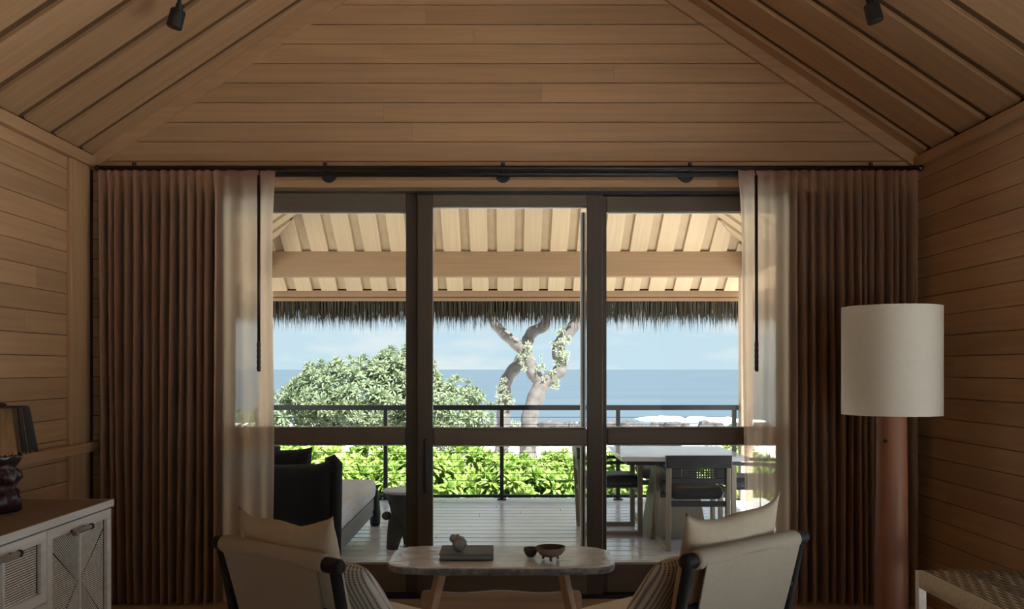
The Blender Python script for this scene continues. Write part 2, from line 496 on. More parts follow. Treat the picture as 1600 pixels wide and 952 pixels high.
def wall_rows(parent, fixed, nrm, u, y0, y1, joints, zmax=2.76):
    k = 0
    z1 = zmax
    while z1 > 0.02:
        z0 = max(0.0, z1 - ROW)
        cuts = [y0]
        if joints:
            yy = y0 + R.uniform(0.8, 2.2)
            while yy < y1 - 0.35:
                cuts.append(yy); yy += R.uniform(1.4, 2.6)
        cuts.append(y1)
        for a, b in zip(cuts[:-1], cuts[1:]):
            plank(parent, (fixed, (a + b) / 2, (z0 + z1) / 2), u, nrm, b - a - 0.001, z1 - z0 - 0.003, 0.018, cedar, c=0.002)
        z1 = z0; k += 1

wl = struct(MB().box(-2.77, -HW - 0.018, YB - 0.15, 5.85, -0.05, 2.84).build('wall_left', gap_m), 'horizontal cedar board wall behind the low cabinet', 'wall')
wall_rows(wl, -HW - 0.018, (1, 0, 0), (0, 1, 0), YB, 5.60, True)
# right wall opening out of the frame, added to light the cabinet side
RW0, RW1, RZ0, RZ1 = 1.2, 4.3, 0.04, 2.62
b = MB()
x0, x1 = HW + 0.018, 2.77
b.box(x0, x1, YB - 0.15, RW0, -0.05, 2.84)
b.box(x0, x1, RW1, 5.85, -0.05, 2.84)
b.box(x0, x1, RW0, RW1, -0.05, RZ0)
b.box(x0, x1, RW0, RW1, RZ1, 2.84)
wr = struct(b.build('wall_right', gap_m, fix=False), 'dark cedar board wall behind the floor lamp and woven bench', 'wall')
wall_rows(wr, HW + 0.018, (-1, 0, 0), (0, -1, 0), 4.33, 5.645, True)
# back wall behind the camera with a wide window
b = MB()
b.box(-2.6, 0.3, YB - 0.15, YB, -0.05, 2.84); b.box(2.45, 2.6, YB - 0.15, YB, -0.05, 2.84)
b.box(0.3, 2.45, YB - 0.15, YB, -0.05, 0.04); b.box(0.3, 2.45, YB - 0.15, YB, 2.60, 2.84)
b.prism([(-2.6, 2.84), (2.6, 2.84), (0, 4.53)], 'y', YB - 0.15, YB)
struct(b.build('wall_back', cedar_x, fix=False), 'cedar wall behind the camera with a wide window', 'wall')
def simple_window(name, label, x0, x1, y0, y1, z0, z1, axis):
    w = struct(thing(name, label, 'window', ((x0 + x1) / 2, (y0 + y1) / 2, z0)), label, 'window')
    cx, cy, cz = w.location
    X0, X1, Y0, Y1, H = x0 - cx, x1 - cx, y0 - cy, y1 - cy, z1 - z0
    t = 0.06
    if axis == 'x':
        B('rail', door_wood_x, w, X0, X1, Y0, Y1, 0, t); B('rail', door_wood_x, w, X0, X1, Y0, Y1, H - t, H)
        for a in (X0, -t / 2, X1 - t): B('stile', door_wood_z_shaded, w, a, a + t, Y0, Y1, t, H - t)
        B('pane', glass, w, X0 + t, -t / 2, -0.004, 0.004, t, H - t, 0); B('pane', glass, w, t / 2, X1 - t, -0.004, 0.004, t, H - t, 0)
    else:
        B('rail', door_wood_x, w, X0, X1, Y0, Y1, 0, t); B('rail', door_wood_x, w, X0, X1, Y0, Y1, H - t, H)
        for a in (Y0, -t / 2, Y1 - t): B('stile', door_wood_z_shaded, w, X0, X1, a, a + t, t, H - t)
        B('pane', glass, w, -0.004, 0.004, Y0 + t, -t / 2, t, H - t, 0); B('pane', glass, w, -0.004, 0.004, t / 2, Y1 - t, t, H - t, 0)
simple_window('window_4', 'timber window behind the camera', 0.3, 2.45, YB - 0.10, YB - 0.05, 0.04, 2.60, 'x')
simple_window('added_side_window', 'unseen side window added to light the cabinet wall', 2.66, 2.71, RW0, RW1, RZ0, RZ1, 'y')

# window wall: boards, gable
OP = 1.86          # half width of the door opening
OPZ = 2.60
b = MB()
b.box(-2.6, -OP, 5.663, 5.85, -0.05, 2.80); b.box(OP, 2.6, 5.663, 5.85, -0.05, 2.80)
b.box(-OP, OP, 5.663, 5.85, OPZ, 2.80)
b.prism([(-2.6, 2.80), (2.6, 2.80), (0, 4.54)], 'y', 5.663, 5.85)
wf = struct(b.build('wall_front', gap_m, fix=False), 'cedar gable wall over the sliding glass doors', 'wall')
z1 = 2.76 + ROW * 14
while z1 > 0.02:
    z0 = max(0.0, z1 - ROW); zm = (z0 + z1) / 2
    if z0 >= 2.63:
        if z0 >= EAVE - 0.02:
            hw = HW - (zm - EAVE) / PITCH
            if hw > 0.06:
                s = 1 / PITCH
                if hw > 1.2:
                    j = R.uniform(-hw * 0.5, hw * 0.5)
                    plank(wf, ((-hw + j) / 2, 5.663, zm), (1, 0, 0), (0, -1, 0), j + hw - 0.001, z1 - z0 - 0.0034, 0.018, cedar, c=0.003, s0=s, s1=0)
                    plank(wf, ((hw + j) / 2, 5.663, zm), (1, 0, 0), (0, -1, 0), hw - j - 0.001, z1 - z0 - 0.0034, 0.018, cedar, c=0.003, s0=0, s1=-s)
                else:
                    plank(wf, (0, 5.663, zm), (1, 0, 0), (0, -1, 0), 2 * hw, z1 - z0 - 0.0034, 0.018, cedar, c=0.003, s0=s, s1=-s)
        else:
            plank(wf, (0, 5.663, zm), (1, 0, 0), (0, -1, 0), 5.2, z1 - z0 - 0.0034, 0.018, cedar, c=0.003)
    else:
        for sg in (-1, 1):
            plank(wf, (sg * (OP + 2.6) / 2, 5.663, zm), (1, 0, 0), (0, -1, 0), 2.6 - OP - 0.002, z1 - z0 - 0.0034, 0.018, cedar, c=0.003)
    z1 = z0

# ceiling: boards running up the two slopes with dark reveals between
nrm = math.sqrt(1 + PITCH ** 2)
b = MB()
for sg in (-1, 1):
    b.prism([(sg * 2.77, EAVE + 0.024 - 0.17 * PITCH), (0, EAVE + 0.024 + 2.6 * PITCH), (0, EAVE + 0.062 + 2.6 * PITCH), (sg * 2.77, EAVE + 0.062 - 0.17 * PITCH)], 'y', YB - 0.15, 5.663)
ceil = struct(b.build('ceiling', reveal_m, fix=False), 'pitched cedar board ceiling with recessed joints', 'ceiling')
SL = HW * nrm
for sg in (-1, 1):
    u = (-sg, 0, PITCH); n = (-sg * PITCH, 0, -1)
    mid = Vector((sg * HW / 2, 0, EAVE + 0.024 + HW / 2 * PITCH))
    yj = 5.46                       # centre of the last reveal
    off = 0.0 if sg < 0 else 0.02
    edge = 5.645
    while edge > YB + 0.1:
        lo = max(yj + off + 0.036, YB)
        plank(ceil, (mid.x, (edge + lo) / 2, mid.z), u, n, SL, edge - lo, 0.022, cedar, c=0.003)
        edge = yj + off - 0.036; yj -= 0.335

# trims
def trim(k, label, bld, m, bevel=0.004, loc=None):
    return struct(bld.build('trim_%d' % k, m, None, loc, bevel=bevel), label, 'trim')
trim(1, 'cedar crown rail along the top of the left board wall', MB().box(-HW, -HW + 0.045, YB, 5.62, 2.705, 2.775), cedar_y)
trim(2, 'cedar crown rail along the top of the right dark wall', MB().box(HW - 0.045, HW, YB, 5.62, 2.705, 2.775), cedar_y)
trim(3, 'flat cedar corner post on the left wall beside the curtain', MB().box(-HW, -HW + 0.025, 5.31, 5.555, 0, 2.705), cedar_z)
trim(4, 'cedar ledge rail on the left wall behind the lamp', MB().box(-HW, -HW + 0.06, 2.0, 5.625, 0.942, 1.0), cedar_y)
for k, sg in ((5, -1), (6, 1)):
    a = Vector((sg * HW, EAVE)); d = Vector((-sg * HW, HW * PITCH))
    off = Vector((-sg * PITCH, -1)).normalized()
    p = [a, a + d, a + d + Vector((0, -0.075 * nrm)), a + Vector((0, -0.075 * nrm))]
    if sg > 0: p = [Vector((q.x, q.y)) for q in p]
    trim(k, 'cedar raking trim along the %s edge of the gable' % ('left' if sg < 0 else 'right'), MB().prism([(q.x, q.y) for q in p], 'y', 5.615, 5.645), cedar_x, 0.003)
trim(7, 'cedar head board above the glass doors', MB().box(-OP - 0.08, OP + 0.08, 5.620, 5.660, 2.592, 2.640), cedar_x)
trim(8, 'timber head frame of the glass doors', MB().box(-OP, OP, 5.66, 5.84, 2.575, 2.60), door_wood_x, 0.002)
trim(9, 'left timber jamb of the glass doors', MB().box(-OP, -OP + 0.05, 5.66, 5.84, 0.0, 2.575), door_wood_z_shaded)
trim(10, 'right timber jamb of the glass doors', MB().box(OP - 0.05, OP, 5.66, 5.84, 0.0, 2.575), door_wood_z_shaded)
trim(11, 'black sliding track at the foot of the glass doors', MB().box(-OP + 0.05, OP - 0.05, 5.650, 5.84, 0.0, 0.024), black_m, 0.002)
trim(12, 'black sliding track above the glass doors', MB().box(-0.565, OP - 0.05, 5.662, 5.84, 2.553, 2.575), black_m, 0.002)

# glazed door leaves
def leaf(name, label, cat, x0, x1, y0, y1, z0, z1, sw0, sw1, top, gb, m0, m1, handle=False):
    d = struct(thing(name, label, cat, ((x0 + x1) / 2, (y0 + y1) / 2, z0)), label, cat)
    cx, cy, cz = d.location
    X0, X1, Y0, Y1 = x0 - cx, x1 - cx, y0 - cy, y1 - cy
    B('stile', door_wood_z_shaded, d, X0, X0 + sw0, Y0, Y1, 0, z1 - cz, 0.004)
    B('stile', door_wood_z_shaded, d, X1 - sw1, X1, Y0, Y1, 0, z1 - cz, 0.004)
    B('top_rail', door_wood_x, d, X0 + sw0, X1 - sw1, Y0, Y1, top - cz, z1 - cz, 0.004)
    B('middle_rail', door_wood_x, d, X0 + sw0, X1 - sw1, Y0, Y1, m0 - cz, m1 - cz, 0.010)
    B('bottom_rail', door_wood_x, d, X0 + sw0, X1 - sw1, Y0, Y1, 0, gb - cz, 0.004)
    B('pane', glass, d, X0 + sw0, X1 - sw1, -0.004, 0.004, m1 - cz, top - cz, 0)
    B('pane', glass, d, X0 + sw0, X1 - sw1, -0.004, 0.004, gb - cz, m0 - cz, 0)
    for (a, c2) in ((m1, top), (gb, m0)):
        B('glazing_bead', alu, d, X0 + sw0, X1 - sw1, 0.008, 0.020, c2 - cz - 0.008, c2 - cz, 0.002)
        B('glazing_bead', alu, d, X0 + sw0, X1 - sw1, 0.008, 0.020, a - cz, a - cz + 0.006, 0.002)
    return d
leaf('window_1', 'fixed glass panel looking on the daybed and leafy tree', 'window', -1.81, -0.560, 5.72, 5.775, 0.024, 2.575, 0.07, 0.077, 2.457, 0.205, 0.966, 1.075)
dr = leaf('door_1', 'middle sliding glass door with a dark pull handle', 'door', -0.558, 0.615, 5.662, 5.712, 0.024, 2.553, 0.097, 0.10, 2.480, 0.205, 0.966, 1.075)
w2 = leaf('window_2', 'glass panel looking on the outdoor dining table', 'window', 0.585, 1.81, 5.72, 5.775, 0.024, 2.553, 0.06, 0.07, 2.457, 0.205, 0.966, 1.075)
# interlocking pale edge of that panel, seen through the middle door's glass
B('interlock_strip', alu, w2, -0.718, -0.684, -0.012, 0.018, 0.19, 2.43, 0.006)
B('interlock_strip', black_m, w2, -0.704, -0.698, -0.016, -0.012, 0.19, 2.43, 0.001)
hp = MB()
hp.box(-0.545, -0.520, -0.048, -0.030, 0.64, 0.985)
hd = hp.build('pull_handle', black_m, dr, (-0.5325, -0.048, 0.64), bevel=0.008)
B('handle_plate', black_m, hd, -0.008, 0.008, 0.018, 0.026, 0.0, 0.345, 0.002)

# ------------------------------------------------------------------ curtain rod and curtains
RY, RZ = 5.50, 2.684
rod = thing('curtain_rod', 'long black double curtain rod over the glass doors', 'curtain rod', (0, RY, RZ))
MB().tube([(-2.50, 0, 0), (2.54, 0, 0)], 0.016, 14).build('rod', black_m, rod, smooth=True)
MB().tube([(-2.46, 0.06, -0.023), (2.44, 0.06, -0.023)], 0.0185, 14).build('rear_rod', black_m, rod, smooth=True)
for x in (-2.505, 2.545):
    MB().ball((x, 0, 0), 0.020).build('finial', black_m, rod, smooth=True)
for x in (-2.28, -1.108, -0.016, 1.132, 2.24):
    m_ = MB()
    m_.tube([(x, 0, 0.014), (x, 0, 0.034)], 0.013, 12)
    br = m_.build('bracket_clip', black_m, rod, smooth=False)
    MB().tube([(x, 0.112, -0.02), (x, 0.136, -0.02)], 0.046, 24).build('wall_flange', black_m, rod, bevel=0.003)
    MB().tube([(x, 0.0, -0.006), (x, 0.12, -0.02)], 0.011, 10).build('bracket_arm', black_m, rod, smooth=True)

def curtain(label, xo, xi, seed, wand_x):
    """xo: outer side, xi: edge towards the doors"""
    rr = random.Random(seed)
    t = thing('curtain', label, 'curtain', ((xo + xi) / 2, RY, 0.015))
    cx = (xo + xi) / 2
    W = abs(xi - xo); sg = 1 if xi > xo else -1
    knots = [(0.0, 0.0)]; s = 0.0; a = 1
    while s < W - 0.03:
        inner = s > W - 0.30
        st = rr.uniform(0.015, 0.036) if not inner else rr.uniform(0.030, 0.060)
        s = min(W, s + st); a = -a
        knots.append((s, a * (rr.uniform(0.020, 0.046) if not inner else rr.uniform(0.010, 0.026))))
    cols = []
    for (s0, a0), (s1, a1) in zip(knots[:-1], knots[1:]):
        for k in range(5):
            f = k / 5
            g = (1 - math.cos(math.pi * f)) / 2
            cols.append((s0 + (s1 - s0) * f, a0 + (a1 - a0) * g))
    cols.append(knots[-1])
    H = 2.655; NR = 22
    m_ = MB(); ph = [rr.uniform(0, 6.28) for _ in range(4)]
    def P(i, j):
        s, a = cols[i]
        v = j / (NR - 1)
        z = H * v
        am = 0.55 + 0.6 * (1 - v) ** 0.5 if v > 0.02 else 1.1
        if v > 0.965: am *= 0.5
        dx = 0.016 * math.sin(s * 7 + ph[0] + 1.3 * v) * (1 - v) + 0.006 * math.sin(s * 23 + ph[1] + 4 * v) * (1 - v)
        if s > W - 0.12: dx += -0.020 * math.sin(v * 5 + ph[2]) * (1 - v) + 0.03 * (v ** 8)
        yy = a * am + 0.010 * math.sin(5 * v + s * 9 + ph[3]) * (1 - v)
        return (xo + sg * (s + dx) - cx, yy, z)
    m_.grid(len(cols), NR, lambda a_, b_: P(round(a_ * (len(cols) - 1)), round(b_ * (NR - 1))))
    m_.build('drape', curtain_m, t, smooth=True, fix=False)
    # added dark sheet behind the outer half, stops light returning off the wall
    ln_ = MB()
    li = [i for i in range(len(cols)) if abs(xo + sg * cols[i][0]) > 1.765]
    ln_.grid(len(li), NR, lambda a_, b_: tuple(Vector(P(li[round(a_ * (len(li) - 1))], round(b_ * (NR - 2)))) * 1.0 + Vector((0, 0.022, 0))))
    ln_.build('light_block', light_block_m, t, smooth=True, fix=False)
    # heading tape folded over at the top
    h = MB()
    h.grid(len(cols), 2, lambda a_, b_: tuple(Vector(P(round(a_ * (len(cols) - 1)), NR - 1)) + Vector((0, -0.006, -0.035 + 0.036 * b_))))
    h.build('heading_tape', curtain_m, t, smooth=True, fix=False)
    wx = wand_x - cx
    wd = MB().tube([(wx, -0.065, 2.61), (wx + 0.002, -0.070, 1.42)], 0.0095, 12).build('draw_wand', black_m, t, smooth=True)
    g = MB()
    for k in range(5):
        z = 1.595 - k * 0.035
        g.tube([(wx + 0.001, -0.069, z), (wx + 0.001, -0.069, z - 0.026)], 0.0125, 12)
    g.tube([(wx + 0.001, -0.069, 1.60), (wx + 0.001, -0.069, 1.44)], 0.0105, 12)
    g.build('wand_grip', mat_grip, wd, smooth=False)
    MB().tube([(wx, -0.065, 2.61), (wx, -0.03, 2.66)], 0.004, 8).build('wand_hook', black_m, wd)
    return t
light_block_m = mat('dark_light_block', (0.10, 0.062, 0.052), 0.9, var=0.1, scale=30)  # colour of the added sheet that keeps the outer drape dim
mat_grip = mat('dark_leather_grip', (0.035, 0.025, 0.02), 0.5, var=0.2)
curtain('sheer rust linen curtain gathered beside the low cabinet', -2.50, -1.445, 3, -1.497)
curtain('sheer rust linen curtain gathered behind the floor lamp', 2.53, 1.455, 11, 1.520)

# ------------------------------------------------------------------ low cabinet
cab = thing('cabinet', 'low pale cerused cabinet with inlaid reed doors on left wall', 'cabinet', (-2.30, 3.62, 0))
def cb(name, m, par, x0, x1, y0, y1, z0, z1, bev=0.003, ox=-2.30, oy=3.62):
    return B(name, m, par, x0 - ox, x1 - ox, y0 - oy, y1 - oy, z0, z1, bev)
FX = -2.045                                  # carcass front
cb('carcass', cerused, cab, -2.585, FX, 2.62, 4.605, 0.09, 0.742)
cb('top', cab_top_shaded, cab, -2.59, -2.030, 2.60, 4.62, 0.744, 0.780)
cb('top_edge', cerused, cab, -2.030, -2.020, 2.60, 4.62, 0.744, 0.780, 0.002)
cb('end_edge', cerused, cab, -2.59, -2.020, 4.62, 4.626, 0.744, 0.780, 0.002)
for yy in (2.70, 4.52):
    for xx in (-2.54, -2.10):
        cb('leg', cerused, cab, xx - 0.025, xx + 0.025, yy - 0.025, yy + 0.025, 0.0, 0.09)

def clip_seg(poly, p, d):
    """line p + t d clipped to a convex polygon"""
    ts = []
    n = len(poly)
    for i in range(n):
        a = Vector(poly[i]); e_ = Vector(poly[(i + 1) % n]) - a
        den = d.x * e_.y - d.y * e_.x
        if abs(den) < 1e-9: continue
        q = a - p
        t = (q.x * e_.y - q.y * e_.x) / den
        s = (q.x * d.y - q.y * d.x) / den
        if -1e-6 <= s <= 1 + 1e-6: ts.append(t)
    if len(ts) < 2: return None
    t0, t1 = min(ts), max(ts)
    return (p + d * t0, p + d * t1) if t1 - t0 > 0.006 else None

def reeds(bm, poly, ang, step, x):
    d = Vector((math.cos(ang), math.sin(ang))); nn = Vector((-d.y, d.x))
    pr = [Vector(q).dot(nn) for q in poly]
    t = min(pr) + step * 0.5
    while t < max(pr):
        sg_ = clip_seg(poly, nn * t, d)
        if sg_:
            a, c_ = sg_
            w = step * 0.34
            off = nn * w
            h = 0.0022
            bm.add([(x, a.x - off.x, a.y - off.y), (x, a.x + off.x, a.y + off.y), (x + h, a.x, a.y),
                    (x, c_.x - off.x, c_.y - off.y), (x, c_.x + off.x, c_.y + off.y), (x + h, c_.x, c_.y)],
                   [(0, 1, 2), (5, 4, 3), (0, 2, 5, 3), (1, 4, 5, 2), (0, 3, 4, 1)])
        t += step

def front(name, y0, y1, z0, z1, pattern, hy):
    """door or drawer front: frame, dark recess, reed inlay, handle; built in cabinet coordinates"""
    ox, oy = -2.30, 3.62
    y0 -= oy; y1 -= oy; x = FX - ox
    fr = 0.045
    f = MB()
    f.box(x, x + 0.020, y0, y1, z1 - fr, z1); f.box(x, x + 0.020, y0, y1, z0, z0 + fr)
    f.box(x, x + 0.020, y0, y0 + fr, z0 + fr, z1 - fr); f.box(x, x + 0.020, y1 - fr, y1, z0 + fr, z1 - fr)
    d = f.build(name, cerused, cab, (x, (y0 + y1) / 2, z0))
    dl = Vector((x, (y0 + y1) / 2, z0))
    def ch(bld, nm, m, **k):
        me_loc = (x, (y0 + y1) / 2, z0)
        o = bld.build(nm, m, d, me_loc, **k); o.location = (0, 0, 0); return o
    a0, a1, c0, c1 = y0 + fr, y1 - fr, z0 + fr, z1 - fr
    ch(MB().box(x, x + 0.003, a0, a1, c0, c1), 'recess', reed_dark)
    ym = (a0 + a1) / 2
    ch(MB().box(x + 0.003, x + 0.014, ym - 0.008, ym + 0.008, c0, c1), 'muntin', cerused)
    r = MB(); xx = x + 0.005
    L0, L1, R0, R1 = a0 + 0.004, ym - 0.010, ym + 0.010, a1 - 0.016
    if pattern == 'x':
        zn = (c0 + c1) / 2 + 0.02; zt = c1 - 0.045; zb = c0 + 0.045
        reeds(r, [(L0, zt), (L1, zn), (L1, c1), (L0, c1)], math.atan2(zn - zt, L1 - L0), 0.0105, xx)
        reeds(r, [(R0, zn), (R1, zt), (R1, c1), (R0, c1)], math.atan2(zt - zn, R1 - R0), 0.0105, xx)
        reeds(r, [(L0, c0), (L1, c0), (L1, zn), (L0, zb)], math.atan2(zn - zb, L1 - L0), 0.0105, xx)
        reeds(r, [(R0, c0), (R1, c0), (R1, zb), (R0, zn)], math.atan2(zb - zn, R1 - R0), 0.0105, xx)
        reeds(r, [(L0, zb + 0.012), (L1 - 0.004, zn), (L0, zt - 0.012)], 0, 0.0095, xx)
        reeds(r, [(R1, zb + 0.012), (R1, zt - 0.012), (R0 + 0.004, zn)], 0, 0.0095, xx)
    else:
        reeds(r, [(L0, c0), (L1, c0), (L1, c1), (L0, c1)], 0, 0.0105, xx)
        reeds(r, [(R0, c0), (R1, c0), (R1, c1), (R0, c1)], 0, 0.0105, xx)
    tag(ch(r, 'reed_inlay', reed_m, fix=False), kind='stuff')
    hz = z1 - 0.042; hy -= oy
    hh = MB().tube([(x + 0.050, hy - 0.075, hz - 0.004), (x + 0.052, hy - 0.03, hz), (x + 0.052, hy + 0.05, hz), (x + 0.050, hy + 0.075, hz)], [0.010, 0.013, 0.012, 0.010], 12)
    h_ = ch(hh, 'handle', horn, smooth=True)
    for sy, hz_ in ((1, hz), (-1, hz - 0.004)):
        ch(MB().ball((x + 0.050, hy + sy * 0.080, hz_), (0.015, 0.013, 0.015), 12, 8), 'handle_end', black_m if sy > 0 else horn, smooth=True)
        ch(MB().tube([(x + 0.018, hy + sy * 0.06, hz), (x + 0.05, hy + sy * 0.06, hz)], 0.006, 8), 'handle_stem', black_m, smooth=True)
front('door', 3.960, 4.600, 0.10, 0.736, 'x', 4.235)
front('drawer', 3.300, 3.952, 0.425, 0.736, 'h', 3.60)
front('drawer', 3.300, 3.952, 0.10, 0.417, 'h', 3.60)
front('door', 2.640, 3.292, 0.10, 0.736, 'x', 2.95)

# ------------------------------------------------------------------ table lamp on the cabinet
tl = thing('table_lamp', 'table lamp with dark carved base and raffia shade on cabinet', 'lamp', (-2.37, 4.20, 0.780))
prof = [(0.070, 0), (0.084, 0.012), (0.086, 0.06), (0.080, 0.095), (0.062, 0.115), (0.070, 0.135), (0.086, 0.16), (0.080, 0.185), (0.062, 0.205), (0.078, 0.235), (0.092, 0.262), (0.085, 0.275), (0.03, 0.28)]
MB().lathe(prof, 40, fn=lambda r, z, t: r * (1 + 0.10 * math.sin(5 * t + 30 * z) + 0.05 * math.sin(9 * t - 22 * z))).build('base', ceramic, tl, smooth=True)
MB().tube([(0, 0, 0.27), (0, 0, 0.51)], 0.008, 10).build('stem', black_m, tl, smooth=True)
nst = 150
def strands(a0, a1, r_top, r_bot, zt, zb, n, jag, rs):
    m_ = MB()
    for k in range(n):
        t0 = a0 + (a1 - a0) * k / n; t1 = a0 + (a1 - a0) * (k + 0.96) / n; tm = (t0 + t1) / 2
        dz = rs.uniform(-jag, jag); dr = rs.uniform(-0.002, 0.003)
        def q(t, r, z): return (r * math.cos(t), r * math.sin(t), z)
        rt, rb = r_top + dr, r_bot + dr
        m_.add([q(t0, rt, zt), q(tm, rt + 0.004, zt), q(t1, rt, zt), q(t0, rb, zb + dz), q(tm, rb + 0.005, zb + dz), q(t1, rb, zb + dz),
                q(tm, rt - 0.003, zt), q(tm, rb - 0.003, zb + dz)],
               [(0, 3, 4, 1), (1, 4, 5, 2), (2, 5, 7, 6), (6, 7, 3, 0), (0, 1, 2, 6), (3, 7, 5, 4)])
    return m_
rs = random.Random(5)
sh = strands(math.radians(-20), math.radians(-340), 0.070, 0.106, 0.490, 0.272, 120, 0.004, rs).build('lamp_shade', raffia, tl, fix=False)
tag(sh, 'tan raffia strands')
sb_ = strands(math.radians(-27), math.radians(62), 0.116, 0.152, 0.492, 0.282, 30, 0.008, rs).build('shade_flap', raffia_b, tl, fix=False)
tag(sb_, 'black raffia flap')
MB().lathe([(0.0, 0.487), (0.114, 0.489), (0.116, 0.495), (0.0, 0.497)], 40, caps=False).build('shade_cap', raffia_b, tl)
MB().ball((0, 0, 0.503), (0.028, 0.028, 0.012)).build('finial', ceramic, tl, smooth=True)

# ------------------------------------------------------------------ floor lamp
lp = thing('floor_lamp', 'floor lamp with white drum shade on thick red timber post', 'lamp', (2.067, 4.80, 0))
MB().lathe([(0.2525, 1.207), (0.2525, 1.783)], 64, caps=False).build('lamp_shade', shade_m, lp, smooth=False)
for p in lp.children[0].data.polygons: p.use_smooth = abs(p.normal.z) < 0.5
MB().lathe([(0.088, 0.0), (0.090, 0.01), (0.086, 0.06), (0.082, 0.5), (0.078, 0.9), (0.076, 1.20), (0.070, 1.24), (0.02, 1.245)], 40, fn=lambda r, z, t: r * (1 + 0.02 * math.sin(2 * t + 3 * z))).build('post', redwood, lp, smooth=True)
MB().tube([(0, 0, 1.24), (0, 0, 1.60)], 0.010, 10).build('stem', black_m, lp, smooth=True)
MB().tube([(-0.055, -0.055, 1.07), (-0.068, -0.080, 1.07)], 0.010, 12).build('switch_knob', black_m, lp, bevel=0.002)
sp = MB()
for a in (0, 2.094, 4.189):
    sp.tube([(0, 0, 1.60), (0.248 * math.cos(a), 0.248 * math.sin(a), 1.60)], 0.003, 6)
sp.build('shade_spider', black_m, lp)

# ------------------------------------------------------------------ woven bench
bn = thing('bench', 'low bench with woven cord seat against the dark wall', 'bench', (2.31, 3.86, 0))
for sx in (-1, 1):
    for sy in (-1, 1):
        B('leg', canvas if False else cerused, bn, sx * 0.232 - 0.02, sx * 0.232 + 0.02, sy * 0.625 - 0.02, sy * 0.625 + 0.02, 0, 0.44, 0.004)
for sx in (-1, 1):
    B('side_rail', cerused, bn, sx * 0.225 - 0.012, sx * 0.225 + 0.012, -0.60, 0.60, 0.365, 0.425)
for sy in (-1, 1):
    B('end_rail', cerused, bn, -0.21, 0.21, sy * 0.62 - 0.012, sy * 0.62 + 0.012, 0.365, 0.425)
B('seat_core', cord2, bn, -0.225, 0.225, -0.605, 0.605, 0.395, 0.432, 0.004)
# cord wraps over the long rails: one strand per turn, every loop of them joined
cw = MB(); yy = -0.60
k = 0
while yy < 0.60:
    z0 = 0.357
    for sx in (-1, 1):
        xo = sx * 0.246; xi = sx * 0.05
        cw.tube([(xo - sx * 0.03, yy, z0), (xo, yy, z0 + 0.006), (xo + sx * 0.002, yy + 0.003, 0.40), (xo - sx * 0.004, yy, 0.440), (xi, yy, 0.441)], 0.0062, 5, caps=False)
    yy += 0.0122; k += 1
tag(cw.build('cord_wrap', cord, bn, smooth=True, fix=False), kind='stuff')
wv = MB()
for i in range(-9, 10):
    xx = i * 0.0245
    pts = [(xx, -0.60 + j * 0.06, 0.4465 + 0.004 * (-1) ** (i + j)) for j in range(21)]
    wv.tube(pts, 0.006, 5, caps=False)
tag(wv.build('cross_weave', cord2, bn, smooth=True, fix=False), kind='stuff')

# ------------------------------------------------------------------ lounge chairs
def pillow_mesh(W, H, T, k=0.07, n=26, lump=0.0, seed=1, ear=0.0):
    """soft cushion standing in the local xz plane, centre at the origin"""
    m_ = MB()
    def side(sg):
        def P(a, b_):
            u = a * 2 - 1; v = b_ * 2 - 1
            th = T / 2 * (max(0, 1 - abs(u) ** 2.6) * max(0, 1 - abs(v) ** 2.6)) ** 0.55
            x = W / 2 * u * (1 - k * (1 - v * v) * abs(u))
            z = H / 2 * v * (1 - k * (1 - u * u) * abs(v))
            if v > 0: z += ear * (abs(u) ** 6) * v ** 3
            if lump:
                th *= 1 + lump * mnoise.noise(Vector((u * 1.7 + seed, v * 1.7, sg)))
                z += lump * 0.05 * mnoise.noise(Vector((u * 2 + seed, v * 2, 5)))
            return (x, sg * th, z)
        return P
    m_.grid(n, n, side(-1)); m_.grid(n, n, side(1))
    return m_

